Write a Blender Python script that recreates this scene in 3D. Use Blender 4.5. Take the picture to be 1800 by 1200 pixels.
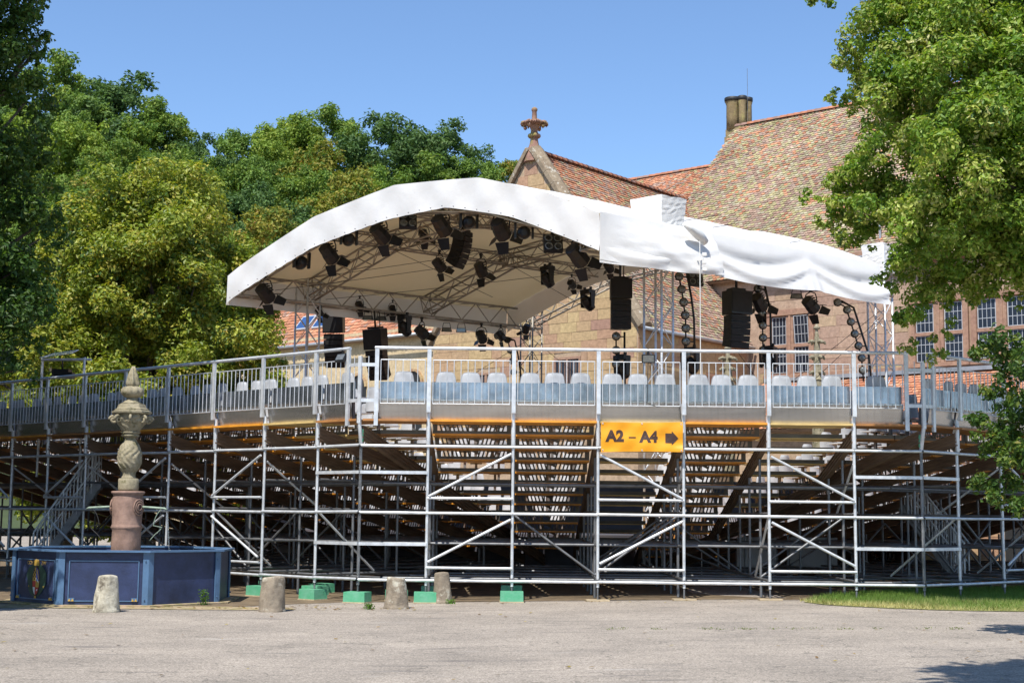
import bpy, bmesh, math, random
import numpy as np
from mathutils import Vector, Matrix, Euler

for _o in list(bpy.data.objects):
    bpy.data.objects.remove(_o)
random.seed(7)
RNG = np.random.default_rng(11)
scene = bpy.context.scene
COL = scene.collection
R = math.radians

# ------------------------------------------------------------------ camera, sky, sun, exposure
CAM_LOC = Vector((0.0, 0.0, 1.45))
PITCH, ROLL = R(6.95), R(0.6)
CAM_ROT = Matrix.Rotation(math.pi/2 + PITCH, 3, 'X') @ Matrix.Rotation(ROLL, 3, 'Z')
cam_data = bpy.data.cameras.new('camera')
cam_data.lens, cam_data.sensor_width = 50.0, 36.0
cam_data.clip_start, cam_data.clip_end = 0.1, 3000.0
cam = bpy.data.objects.new('camera', cam_data)
COL.objects.link(cam)
cam.matrix_world = Matrix.Translation(CAM_LOC) @ CAM_ROT.to_4x4()
scene.camera = cam

SUN_EL, SUN_AZ = R(58), R(-21)            # azimuth measured from "behind the camera", to the left
SUN_DIR = Vector((math.sin(SUN_AZ)*math.cos(SUN_EL), -math.cos(SUN_AZ)*math.cos(SUN_EL), math.sin(SUN_EL)))
world = bpy.data.worlds.new('World')
scene.world = world
world.use_nodes = True
wn = world.node_tree
for n in list(wn.nodes): wn.nodes.remove(n)
w_out = wn.nodes.new('ShaderNodeOutputWorld')
w_bg = wn.nodes.new('ShaderNodeBackground')
w_sky = wn.nodes.new('ShaderNodeTexSky')
w_sky.sky_type = 'NISHITA'
w_sky.sun_disc = False
w_sky.sun_elevation = SUN_EL
w_sky.sun_rotation = math.atan2(SUN_DIR.x, SUN_DIR.y)
w_sky.altitude = 250.0
w_sky.air_density, w_sky.dust_density, w_sky.ozone_density = 1.0, 0.0, 6.0
w_bg.inputs['Strength'].default_value = 0.135
wn.links.new(w_sky.outputs[0], w_bg.inputs['Color'])
wn.links.new(w_bg.outputs[0], w_out.inputs['Surface'])

sun_data = bpy.data.lights.new('sun', 'SUN')
sun_data.energy = 4.6
sun_data.angle = R(0.53)
sun_data.color = (1.0, 0.955, 0.88)
sun = bpy.data.objects.new('sun', sun_data)
COL.objects.link(sun)
sun.rotation_euler = SUN_DIR.to_track_quat('Z', 'Y').to_euler()
sun.location = (-20, -30, 50)

scene.view_settings.view_transform = 'Standard'
scene.view_settings.look = 'None'
scene.view_settings.exposure = 0.52
scene.view_settings.gamma = 1.0
scene.cycles.max_bounces = 6
scene.cycles.transparent_max_bounces = 8
scene.cycles.use_denoising = True

# ------------------------------------------------------------------ helpers
def at(px, py, Y):
    """point of the place on the plane y = Y that is seen at this spot of the photograph (1800 x 1200)"""
    d = CAM_ROT @ Vector((px-900.0, 600.0-py, -2500.0))
    return CAM_LOC + d*(Y/d.y)

def gz(x):                       # the yard falls a little to the left
    t = min(1.0, max(0.0, (x+3.0)/8.0))
    t = t*t*(3-2*t)
    return -0.085 + 0.115*t

WM = {}
def tag(o, label=None, cat=None, group=None, kind=None):
    if label: o['label'] = label
    if cat: o['category'] = cat
    if group: o['group'] = group
    if kind: o['kind'] = kind
    return o

def link(o, parent=None, M=None):
    """M is the object's world matrix"""
    COL.objects.link(o)
    M = M if M is not None else Matrix.Identity(4)
    WM[o.name] = M
    if parent is not None:
        o.parent = parent
        o.matrix_basis = WM[parent.name].inverted() @ M
    else:
        o.matrix_basis = M
    return o

def empty(name, loc, label=None, cat=None, group=None, rot=None):
    o = bpy.data.objects.new(name, None)
    o.empty_display_size = 0.3
    M = Matrix.Translation(Vector(loc))
    if rot is not None: M = M @ rot.to_4x4()
    link(o, None, M)
    return tag(o, label, cat, group)

def inst(name, mesh, parent, M):
    return link(bpy.data.objects.new(name, mesh), parent, M)

def set_smooth(me, flag=True):
    me.polygons.foreach_set('use_smooth', [flag]*len(me.polygons))

class MB:
    def __init__(s): s.v, s.f, s.sm = [], [], []
    def add(s, vs, fs, smooth=False):
        b = len(s.v)
        s.v += [tuple(v) for v in vs]
        s.f += [tuple(i+b for i in f) for f in fs]
        s.sm += [smooth]*len(fs)
        return s
    def box(s, c, size, M=None):
        x, y, z = size[0]/2, size[1]/2, size[2]/2
        vs = [Vector((sx*x, sy*y, sz*z)) for sx in (-1, 1) for sy in (-1, 1) for sz in (-1, 1)]
        if M is not None: vs = [M @ v for v in vs]
        c = Vector(c)
        vs = [v+c for v in vs]
        return s.add(vs, [(0,1,3,2),(4,6,7,5),(0,4,5,1),(2,3,7,6),(0,2,6,4),(1,5,7,3)])
    def beam(s, p0, p1, w, h, up=Vector((0,0,1))):
        p0, p1 = Vector(p0), Vector(p1)
        d = (p1-p0).normalized()
        a = d.cross(up)
        if a.length < 1e-4: a = d.cross(Vector((1,0,0)))
        a.normalize(); b = a.cross(d).normalized()
        vs = [p + a*sx*w/2 + b*sz*h/2 for p in (p0, p1) for sx, sz in ((-1,-1),(1,-1),(1,1),(-1,1))]
        return s.add(vs, [(0,1,2,3),(7,6,5,4),(0,4,5,1),(1,5,6,2),(2,6,7,3),(3,7,4,0)])
    def tube(s, pts, r, n=8, cap=True):
        pts = [Vector(p) for p in pts]
        rs = r if isinstance(r, (list, tuple)) else [r]*len(pts)
        rings = []
        prev = None
        for i, p in enumerate(pts):
            d = (pts[min(i+1, len(pts)-1)] - pts[max(i-1, 0)]).normalized()
            if prev is None:
                a = d.cross(Vector((0,0,1)))
                if a.length < 1e-3: a = d.cross(Vector((1,0,0)))
            else:
                a = prev - d*prev.dot(d)
            a.normalize(); prev = a
            b = d.cross(a)
            rings.append([p + (a*math.cos(2*math.pi*k/n) + b*math.sin(2*math.pi*k/n))*rs[i] for k in range(n)])
        vs = [v for ring in rings for v in ring]
        fs = [(i*n+k, i*n+(k+1) % n, (i+1)*n+(k+1) % n, (i+1)*n+k) for i in range(len(pts)-1) for k in range(n)]
        s.add(vs, fs, True)
        if cap:
            b = len(s.v)-len(vs)
            s.f += [tuple(b+k for k in reversed(range(n))), tuple(b+(len(pts)-1)*n+k for k in range(n))]
            s.sm += [False, False]
        return s
    def lathe(s, prof, c=(0,0,0), n=24, smooth=True, wob=None, M=None):
        c = Vector(c)
        vs = []
        for j, (r, z) in enumerate(prof):
            for k in range(n):
                a = 2*math.pi*k/n
                rr = r*(wob(a, z) if wob else 1.0)
                v = Vector((rr*math.cos(a), rr*math.sin(a), z))
                vs.append((M @ v if M is not None else v) + c)
        m = len(prof)
        fs = [(j*n+k, j*n+(k+1) % n, (j+1)*n+(k+1) % n, (j+1)*n+k) for j in range(m-1) for k in range(n)]
        s.add(vs, fs, smooth)
        b = len(s.v)-len(vs)
        s.f += [tuple(b+k for k in reversed(range(n))), tuple(b+(m-1)*n+k for k in range(n))]
        s.sm += [False, False]
        return s
    def poly(s, vs): return s.add(vs, [tuple(range(len(vs)))])
    def prism(s, poly, h0, h1, fn):
        """poly = 2d outline, fn(x, y, h) -> 3d"""
        n = len(poly)
        vs = [fn(x, y, h0) for x, y in poly] + [fn(x, y, h1) for x, y in poly]
        fs = [tuple(reversed(range(n))), tuple(range(n, 2*n))] + [(k, (k+1) % n, n+(k+1) % n, n+k) for k in range(n)]
        return s.add(vs, fs)
    def mesh(s, name, mat=None):
        me = bpy.data.meshes.new(name)
        me.from_pydata(s.v, [], s.f)
        me.polygons.foreach_set('use_smooth', s.sm)
        if mat is not None: me.materials.append(mat)
        me.update()
        return me
    def obj(s, name, mat, parent=None, origin=None):
        """verts are in world space; the object's origin is put at its base"""
        if origin is None:
            a = np.array(s.v)
            origin = Vector((float(a[:,0].min()+a[:,0].max())/2, float(a[:,1].min()+a[:,1].max())/2, float(a[:,2].min())))
        origin = Vector(origin)
        s.v = [(v[0]-origin.x, v[1]-origin.y, v[2]-origin.z) for v in s.v]
        o = bpy.data.objects.new(name, s.mesh(name, mat))
        return link(o, parent, Matrix.Translation(origin))

def np_mesh(name, verts, faces_flat, loop_tot, mat, colors=None, smooth=False):
    """fast mesh from numpy: verts (n,3), flat loop vertex indices, loops per face (array)"""
    me = bpy.data.meshes.new(name)
    nv, nl, nf = len(verts), len(faces_flat), len(loop_tot)
    me.vertices.add(nv); me.loops.add(nl); me.polygons.add(nf)
    me.vertices.foreach_set('co', np.asarray(verts, dtype=np.float32).ravel())
    me.loops.foreach_set('vertex_index', np.asarray(faces_flat, dtype=np.int32))
    starts = np.concatenate([[0], np.cumsum(loop_tot)[:-1]]).astype(np.int32)
    me.polygons.foreach_set('loop_start', starts)
    me.polygons.foreach_set('loop_total', np.asarray(loop_tot, dtype=np.int32))
    me.polygons.foreach_set('use_smooth', np.full(nf, smooth, dtype=bool))
    if colors is not None:
        ca = me.color_attributes.new('tint', 'FLOAT_COLOR', 'POINT')
        c4 = np.ones((nv, 4), dtype=np.float32); c4[:, :3] = colors
        ca.data.foreach_set('color', c4.ravel())
    if mat is not None: me.materials.append(mat)
    me.update(calc_edges=True)
    me.validate()
    return me

# ------------------------------------------------------------------ materials
def _nt(name):
    m = bpy.data.materials.new(name)
    m.use_nodes = True
    nt = m.node_tree
    b = nt.nodes['Principled BSDF']
    return m, nt, b

def _pos(nt):
    g = nt.nodes.new('ShaderNodeNewGeometry')
    return g.outputs['Position']

def _noise(nt, vec, scale, detail=4, rough=0.6, stretch=None):
    if stretch:
        mp = nt.nodes.new('ShaderNodeMapping')
        mp.inputs['Scale'].default_value = stretch
        nt.links.new(vec, mp.inputs['Vector']); vec = mp.outputs[0]
    t = nt.nodes.new('ShaderNodeTexNoise')
    t.inputs['Scale'].default_value = scale
    t.inputs['Detail'].default_value = detail
    t.inputs['Roughness'].default_value = rough
    nt.links.new(vec, t.inputs['Vector'])
    return t.outputs['Fac']

def _ramp(nt, fac, stops, interp='LINEAR'):
    r = nt.nodes.new('ShaderNodeValToRGB')
    r.color_ramp.interpolation = interp
    e = r.color_ramp.elements
    while len(e) < len(stops): e.new(0.5)
    for i, (p, c) in enumerate(stops):
        e[i].position = p
        e[i].color = (c[0], c[1], c[2], 1) if len(c) == 3 else c
    nt.links.new(fac, r.inputs['Fac'])
    return r.outputs['Color']

def _mix(nt, a, b, fac, mode='MIX'):
    m = nt.nodes.new('ShaderNodeMix')
    m.data_type = 'RGBA'; m.blend_type = mode
    for i, v in ((0, fac), (6, a), (7, b)):
        if hasattr(v, 'is_linked') or hasattr(v, 'links'): nt.links.new(v, m.inputs[i])
        elif isinstance(v, (int, float)): m.inputs[i].default_value = v
        else: m.inputs[i].default_value = (v[0], v[1], v[2], 1)
    return m.outputs[2]

def _bump(nt, b, height, strength=0.3, dist=0.02):
    bp = nt.nodes.new('ShaderNodeBump')
    bp.inputs['Strength'].default_value = strength
    bp.inputs['Distance'].default_value = dist
    nt.links.new(height, bp.inputs['Height'])
    nt.links.new(bp.outputs[0], b.inputs['Normal'])

def sc(c, k): return tuple(min(1.0, max(0.0, x*k)) for x in c)

def pm(name, base, rough=0.6, metal=0.0, var=0.25, scale=3.0, bump=0.0, bscale=30.0, bdist=0.02, base2=None, stretch=None, spec=None):
    m, nt, b = _nt(name)
    p = _pos(nt)
    n = _noise(nt, p, scale, 5, 0.62, stretch)
    c2 = base2 if base2 else sc(base, 1-var)
    col = _ramp(nt, n, [(0.32, c2), (0.68, sc(base, 1+var*0.4))])
    nt.links.new(col, b.inputs['Base Color'])
    b.inputs['Roughness'].default_value = rough
    b.inputs['Metallic'].default_value = metal
    if spec is not None: b.inputs['Specular IOR Level'].default_value = spec
    if bump: _bump(nt, b, _noise(nt, p, bscale, 5, 0.7), bump, bdist)
    return m

def attr_mat(name, rough=0.8, trans=0.0, bump=0.0, bscale=20, gain=1.0, tcol=(1, 1, 0.6), spec=0.3):
    """colour comes from the per-piece 'tint' attribute"""
    m, nt, b = _nt(name)
    a = nt.nodes.new('ShaderNodeAttribute'); a.attribute_name = 'tint'
    col = a.outputs['Color']
    n = _noise(nt, _pos(nt), bscale, 4)
    v = _ramp(nt, n, [(0.3, (0.78*gain,)*3), (0.7, (1.1*gain,)*3)])
    col = _mix(nt, col, v, 1.0, 'MULTIPLY')
    nt.links.new(col, b.inputs['Base Color'])
    b.inputs['Roughness'].default_value = rough
    b.inputs['Specular IOR Level'].default_value = spec
    if bump: _bump(nt, b, n, bump)
    if trans:
        t = nt.nodes.new('ShaderNodeBsdfTranslucent')
        tc = _mix(nt, col, tcol, 1.0, 'MULTIPLY')
        tg = _mix(nt, tc, (1.7, 1.7, 1.7), 1.0, 'MULTIPLY')
        nt.links.new(tg, t.inputs['Color'])
        mx = nt.nodes.new('ShaderNodeMixShader')
        mx.inputs[0].default_value = trans
        nt.links.new(b.outputs[0], mx.inputs[1]); nt.links.new(t.outputs[0], mx.inputs[2])
        nt.links.new(mx.outputs[0], nt.nodes['Material Output'].inputs['Surface'])
    return m

M = {}
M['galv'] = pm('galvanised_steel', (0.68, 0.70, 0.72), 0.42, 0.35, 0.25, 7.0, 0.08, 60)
M['galv_dull_shaded'] = pm('dull_shaded_galvanised_steel', (0.20, 0.205, 0.215), 0.5, 0.5, 0.35, 5.0, 0.1, 50)  # dull steel, darkened so its colour carries the shade under the stand
M['alu'] = pm('rolled_aluminium', (0.52, 0.515, 0.50), 0.25, 0.9, 0.2, 2.0, 0.05, 14, stretch=(0.4, 0.4, 4))
M['alu_sheet'] = pm('scuffed_aluminium_sheet', (0.42, 0.445, 0.48), 0.24, 0.88, 0.4, 3.0, 0.12, 9)
M['truss'] = pm('truss_aluminium', (0.36, 0.33, 0.28), 0.5, 0.3, 0.3, 6.0)
M['rubber'] = pm('black_rubber', (0.02, 0.02, 0.02), 0.6, 0, 0.2)
M['black'] = pm('black_powder_coat', (0.009, 0.0095, 0.011), 0.45, 0.0, 0.3, 5.0, 0.05, 60)
M['blackcloth'] = pm('black_speaker_grille', (0.012, 0.012, 0.014), 0.75, 0, 0.3, 12, 0.2, 120)
M['ply_orange'] = pm('orange_coated_plywood', (0.80, 0.33, 0.035), 0.5, 0, 0.3, 2.5, 0.05, 20)
M['ply_yellow'] = pm('raw_yellow_plywood', (0.70, 0.50, 0.20), 0.6, 0, 0.3, 2.5, 0.05, 20)
M['ply_brown'] = pm('brown_plywood', (0.42, 0.19, 0.06), 0.6, 0, 0.35, 2.5, 0.05, 20)
M['stringer'] = pm('shade_toned_brown_beam', (0.20, 0.135, 0.09), 0.55, 0.1, 0.35, 2.0, 0.08, 12, stretch=(1, 1, 5))  # brown tone holds orange bounce from the treads and darkening for under-deck shade
M['riser'] = pm('dark_grey_riser_steel', (0.13, 0.125, 0.11), 0.5, 0.3, 0.3, 3)
M['seat'] = pm('pale_grey_plastic', (0.50, 0.515, 0.54), 0.42, 0, 0.15, 6)
M['seatrim'] = pm('seat_rim_plastic', (0.32, 0.33, 0.35), 0.45, 0, 0.1, 4)
M['banner'] = pm('orange_vinyl', (0.86, 0.36, 0.01), 0.42, 0, 0.10, 2.2, 0.25, 5, 0.02)
M['print_dark'] = pm('dark_brown_print', (0.055, 0.025, 0.018), 0.6, 0, 0.15)
M['green'] = pm('green_painted_block', (0.06, 0.30, 0.155), 0.6, 0, 0.5, 6, 0.4, 25, base2=(0.15, 0.40, 0.26))
M['wood'] = pm('pale_timber', (0.50, 0.40, 0.26), 0.7, 0, 0.35, 6, 0.1, 20, stretch=(1, 8, 8))
M['bark'] = pm('tree_bark', (0.105, 0.085, 0.062), 0.9, 0, 0.5, 5, 0.8, 9, 0.04, stretch=(1, 1, 0.3))
M['glass_dark'] = pm('window_glass', (0.022, 0.028, 0.042), 0.16, 0, 0.4, 1.5, 0.15, 3, spec=0.3)
M['lead'] = pm('window_leading', (0.48, 0.50, 0.52), 0.5, 0.2, 0.1)
M['zinc'] = pm('zinc_flashing', (0.42, 0.44, 0.46), 0.45, 0.5, 0.2, 3)
# ------------------------------------------------------------------ special materials
def stone_mat(name, stops, lichen=None, scale=1.6, obj_random=True, bump=0.35):
    m, nt, b = _nt(name)
    p = _pos(nt)
    if obj_random:
        oi = nt.nodes.new('ShaderNodeObjectInfo')
        col = _ramp(nt, oi.outputs['Random'], stops)
    else:
        col = _ramp(nt, _noise(nt, p, scale, 3), stops)
    g = _noise(nt, p, 7.0, 6, 0.7)
    col = _mix(nt, col, _ramp(nt, g, [(0.3, (0.66, 0.64, 0.62)), (0.7, (1.12, 1.1, 1.08))]), 1.0, 'MULTIPLY')
    if lichen:
        l = _noise(nt, p, lichen[1], 5, 0.65)
        f = _ramp(nt, l, [(lichen[2], (0, 0, 0)), (min(1, lichen[2]+0.12), (1, 1, 1))])
        col = _mix(nt, col, lichen[0], f)
    nt.links.new(col, b.inputs['Base Color'])
    b.inputs['Roughness'].default_value = 0.88
    b.inputs['Specular IOR Level'].default_value = 0.2
    _bump(nt, b, _noise(nt, p, 16, 6, 0.7), bump, 0.02)
    return m
M['ashlar_yellow'] = stone_mat('yellow_sandstone_block', [(0, (0.47, 0.33, 0.18)), (0.35, (0.50, 0.37, 0.20)), (0.6, (0.44, 0.27, 0.18)), (0.85, (0.53, 0.40, 0.21)), (1, (0.38, 0.23, 0.17))])
M['ashlar_pink'] = stone_mat('pink_sandstone_block', [(0, (0.36, 0.245, 0.19)), (0.5, (0.44, 0.315, 0.24)), (0.72, (0.46, 0.335, 0.245)), (0.80, (0.49, 0.39, 0.22)), (0.9, (0.43, 0.33, 0.21)), (1, (0.32, 0.205, 0.165))])
M['wall_joint'] = stone_mat('lime_mortar_wall', [(0.3, (0.40, 0.30, 0.21)), (0.7, (0.48, 0.36, 0.25))], obj_random=False, bump=0.2)
M['wall_pink_joint'] = stone_mat('pink_mortar_wall', [(0.3, (0.38, 0.27, 0.20)), (0.7, (0.47, 0.35, 0.26))], obj_random=False, bump=0.2)
M['trim_stone'] = stone_mat('carved_red_sandstone', [(0.3, (0.33, 0.20, 0.15)), (0.7, (0.40, 0.26, 0.18))], obj_random=False)
M['finial_stone'] = stone_mat('mossy_finial_stone', [(0.3, (0.28, 0.16, 0.13)), (0.7, (0.34, 0.21, 0.15))], ((0.26, 0.22, 0.07), 1.8, 0.52), obj_random=False)
M['coping'] = stone_mat('lichened_coping', [(0.3, (0.22, 0.17, 0.12)), (0.7, (0.33, 0.27, 0.19))], ((0.55, 0.53, 0.46), 3.5, 0.58), obj_random=False)
M['cream_render'] = stone_mat('cream_wall_render', [(0.3, (0.55, 0.44, 0.27)), (0.7, (0.62, 0.50, 0.32))], obj_random=False, bump=0.1)
M['chimney'] = stone_mat('chimney_stone', [(0.3, (0.24, 0.18, 0.10)), (0.7, (0.33, 0.26, 0.14))], ((0.36, 0.31, 0.12), 2.0, 0.55), obj_random=False)
M['fountain_red'] = stone_mat('red_sandstone_pedestal', [(0.3, (0.25, 0.165, 0.135)), (0.7, (0.38, 0.255, 0.205))], obj_random=False, scale=4)
M['fountain_grey'] = stone_mat('lichened_yellow_stone', [(0.3, (0.25, 0.225, 0.155)), (0.7, (0.42, 0.375, 0.265))], ((0.15, 0.135, 0.075), 7, 0.53), obj_random=False, scale=5, bump=0.6)
M['bollard'] = stone_mat('lichened_bollard_stone', [(0.3, (0.24, 0.20, 0.155)), (0.7, (0.34, 0.29, 0.225))], ((0.58, 0.55, 0.45), 4.2, 0.53), obj_random=False, scale=5, bump=1.0)
M['bollard_white'] = stone_mat('white_lichen_bollard_stone', [(0.35, (0.42, 0.39, 0.31)), (0.6, (0.60, 0.57, 0.47))], ((0.13, 0.11, 0.085), 3.6, 0.52), obj_random=False, scale=9, bump=0.8)

def asphalt_mat():
    m, nt, b = _nt('worn_pale_asphalt')
    p = _pos(nt)
    fine = _noise(nt, p, 38, 4, 0.8)
    grit = nt.nodes.new('ShaderNodeTexVoronoi'); grit.inputs['Scale'].default_value = 70
    nt.links.new(p, grit.inputs['Vector'])
    col = _ramp(nt, fine, [(0.3, (0.285, 0.25, 0.212)), (0.7, (0.44, 0.39, 0.335))])
    gs = _ramp(nt, grit.outputs['Color'], [(0.25, (0.66, 0.66, 0.66)), (0.75, (1.22, 1.22, 1.22))])
    col = _mix(nt, col, gs, 1.0, 'MULTIPLY')
    big = _ramp(nt, _noise(nt, p, 0.55, 5, 0.65), [(0.3, (0.74, 0.735, 0.73)), (0.72, (1.12, 1.10, 1.08))])
    col = _mix(nt, col, big, 1.0, 'MULTIPLY')
    # tar patches and drag marks, long across the yard
    tar = _ramp(nt, _noise(nt, p, 1.5, 6, 0.72, (0.35, 2.2, 1)), [(0.57, (0, 0, 0)), (0.68, (0.75, 0.75, 0.75))])
    col = _mix(nt, col, (0.15, 0.135, 0.125), tar)
    chalk = _ramp(nt, _noise(nt, p, 0.7, 5, 0.7, (0.5, 2.2, 1)), [(0.63, (0, 0, 0)), (0.74, (0.5, 0.5, 0.5))])
    col = _mix(nt, col, (0.50, 0.48, 0.46), chalk)
    # cracks
    vor = nt.nodes.new('ShaderNodeTexVoronoi'); vor.feature = 'DISTANCE_TO_EDGE'
    mp = nt.nodes.new('ShaderNodeMapping'); mp.inputs['Scale'].default_value = (0.16, 0.5, 1)
    nt.links.new(p, mp.inputs['Vector'])
    wob = nt.nodes.new('ShaderNodeTexNoise'); wob.inputs['Scale'].default_value = 1.6; wob.inputs['Detail'].default_value = 6
    nt.links.new(p, wob.inputs['Vector'])
    wv = _mix(nt, mp.outputs[0], wob.outputs['Color'], 0.22)
    nt.links.new(wv, vor.inputs['Vector'])
    cr = _ramp(nt, vor.outputs['Distance'], [(0.0, (0.8, 0.8, 0.8)), (0.012, (0, 0, 0))])
    col = _mix(nt, col, (0.085, 0.08, 0.07), cr)
    nt.links.new(col, b.inputs['Base Color'])
    b.inputs['Roughness'].default_value = 0.9
    b.inputs['Specular IOR Level'].default_value = 0.25
    _bump(nt, b, fine, 0.5, 0.012)
    return m
M['asphalt'] = asphalt_mat()
M['soil'] = pm('shade_toned_leaf_littered_soil', (0.17, 0.125, 0.075), 0.95, 0, 0.6, 4.0, 0.8, 25, 0.03, base2=(0.12, 0.085, 0.05))  # leaf-littered soil, its colour lowered for the shade below the stand
M['verge'] = pm('dusty_pink_paving_edge', (0.40, 0.29, 0.21), 0.95, 0, 0.5, 6.0, 0.6, 30, 0.02, base2=(0.20, 0.19, 0.06))
M['lawn'] = pm('lawn_soil', (0.22, 0.22, 0.08), 0.95, 0, 0.5, 3.0, 0.6, 30, 0.03, base2=(0.13, 0.14, 0.05))
M['hill'] = pm('forest_floor', (0.05, 0.07, 0.025), 0.95, 0, 0.4, 0.2)

def fabric_mat():
    m, nt, b = _nt('white_pvc_roof_fabric')
    p = _pos(nt)
    col = _ramp(nt, _noise(nt, p, 1.3, 5, 0.6), [(0.3, (0.80, 0.79, 0.76)), (0.7, (0.86, 0.855, 0.84))])
    nt.links.new(col, b.inputs['Base Color'])
    b.inputs['Roughness'].default_value = 0.5
    t = nt.nodes.new('ShaderNodeBsdfTranslucent')
    t.inputs['Color'].default_value = (0.82, 0.70, 0.50, 1)
    mx = nt.nodes.new('ShaderNodeMixShader'); mx.inputs[0].default_value = 0.16
    nt.links.new(b.outputs[0], mx.inputs[1]); nt.links.new(t.outputs[0], mx.inputs[2])
    nt.links.new(mx.outputs[0], nt.nodes['Material Output'].inputs['Surface'])
    _bump(nt, b, _noise(nt, p, 2.2, 4, 0.55), 0.25, 0.06)
    return m
M['fabric'] = fabric_mat()
def lining_mat():
    m, nt, b = _nt('beige_canopy_lining')
    col = _ramp(nt, _noise(nt, _pos(nt), 1.2, 5), [(0.3, (0.72, 0.67, 0.54)), (0.7, (0.79, 0.74, 0.61))])
    nt.links.new(col, b.inputs['Base Color']); b.inputs['Roughness'].default_value = 0.6
    t = nt.nodes.new('ShaderNodeBsdfTranslucent'); t.inputs['Color'].default_value = (0.9, 0.82, 0.62, 1)
    mx = nt.nodes.new('ShaderNodeMixShader'); mx.inputs[0].default_value = 0.4
    nt.links.new(b.outputs[0], mx.inputs[1]); nt.links.new(t.outputs[0], mx.inputs[2])
    nt.links.new(mx.outputs[0], nt.nodes['Material Output'].inputs['Surface'])
    return m
M['lining'] = lining_mat()
M['tile'] = attr_mat('old_clay_roof_tile', 0.85, bump=0.2, bscale=18, gain=1.12)
M['leaf'] = attr_mat('linden_leaf', 0.5, trans=0.32, bscale=1.2, tcol=(1.0, 1.0, 0.45), spec=0.4)
M['leaf_far'] = attr_mat('woodland_leaf', 0.6, trans=0.25, bscale=0.25, tcol=(1.0, 1.0, 0.5), spec=0.25)
M['grass'] = attr_mat('grass_blade', 0.6, trans=0.3, bscale=1.0, tcol=(1, 1, 0.5))
M['navy'] = pm('navy_painted_cast_iron', (0.026, 0.040, 0.105), 0.5, 0, 0.45, 3.0, 0.2, 25, base2=(0.014, 0.022, 0.058))
M['lightblue'] = pm('light_blue_painted_iron', (0.085, 0.165, 0.29), 0.45, 0, 0.2, 5.0, 0.1, 30)
M['gold'] = pm('gold_paint', (0.60, 0.38, 0.07), 0.45, 0.2, 0.25, 15)
M['verdigris'] = pm('verdigris_copper', (0.30, 0.38, 0.30), 0.6, 0.2, 0.3, 12)
M['red_paint'] = pm('red_paint', (0.50, 0.04, 0.03), 0.5)
M['white_paint'] = pm('white_paint', (0.75, 0.75, 0.72), 0.5, 0, 0.1)
M['darkgreen_paint'] = pm('dark_green_paint', (0.025, 0.07, 0.045), 0.5, 0, 0.4, 12)
M['midblue_paint'] = pm('heraldic_blue_paint', (0.04, 0.07, 0.28), 0.5)
M['skirt'] = pm('dark_stage_skirt', (0.075, 0.075, 0.09), 0.85, 0, 0.25, 2)
M['greypanel'] = pm('grey_stage_panel', (0.42, 0.42, 0.43), 0.7, 0, 0.15, 2)
def water_mat():
    m, nt, b = _nt('water')
    b.inputs['Base Color'].default_value = (0.75, 0.82, 0.85, 1)
    b.inputs['Roughness'].default_value = 0.04
    b.inputs['Transmission Weight'].default_value = 0.85
    b.inputs['IOR'].default_value = 1.33
    n = _noise(nt, _pos(nt), 9, 3)
    _bump(nt, b, n, 0.2, 0.02)
    return m
M['water'] = water_mat()
def clear_mat():
    m, nt, b = _nt('clear_plastic_sheet')
    b.inputs['Base Color'].default_value = (0.85, 0.9, 0.9, 1)
    b.inputs['Roughness'].default_value = 0.15
    b.inputs['Alpha'].default_value = 0.35
    n = _noise(nt, _pos(nt), 6, 3)
    _bump(nt, b, n, 0.1, 0.01)
    return m
M['clear'] = clear_mat()
M['lens'] = pm('lamp_lens', (0.20, 0.21, 0.20), 0.12, 0.3, 0.3, 20, spec=0.9)

# unit meshes shared by many parts
UT = {}
def unit_tube(matkey, n=8):
    k = ('t', matkey, n)
    if k not in UT:
        UT[k] = MB().tube([(0,0,0),(0,0,1)], 1.0, n).mesh('tube_'+matkey, M[matkey])
    return UT[k]
def unit_box(matkey):
    k = ('b', matkey)
    if k not in UT:
        UT[k] = MB().box((0,0,0.5), (1,1,1)).mesh('bar_'+matkey, M[matkey])
    return UT[k]
def basis(p0, p1, w, h, up=Vector((0,0,1))):
    p0, p1 = Vector(p0), Vector(p1)
    d = p1-p0; L = d.length; d = d/L
    a = up.cross(d)
    if a.length < 1e-4: a = Vector((1,0,0)) if abs(d.x) < 0.9 else Vector((0,1,0))
    a.normalize(); b = d.cross(a)
    m = Matrix(((a.x*w, b.x*h, d.x*L, p0.x), (a.y*w, b.y*h, d.y*L, p0.y), (a.z*w, b.z*h, d.z*L, p0.z), (0,0,0,1)))
    return m
def tube_part(name, parent, p0, p1, r, mat='galv', n=8):
    return inst(name, unit_tube(mat, n), parent, basis(p0, p1, r, r))
def bar_part(name, parent, p0, p1, w, h, mat='galv', up=Vector((0,0,1))):
    """box beam: w across, h in the up direction"""
    return inst(name, unit_box(mat), parent, basis(p0, p1, w, h, up))

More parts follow.
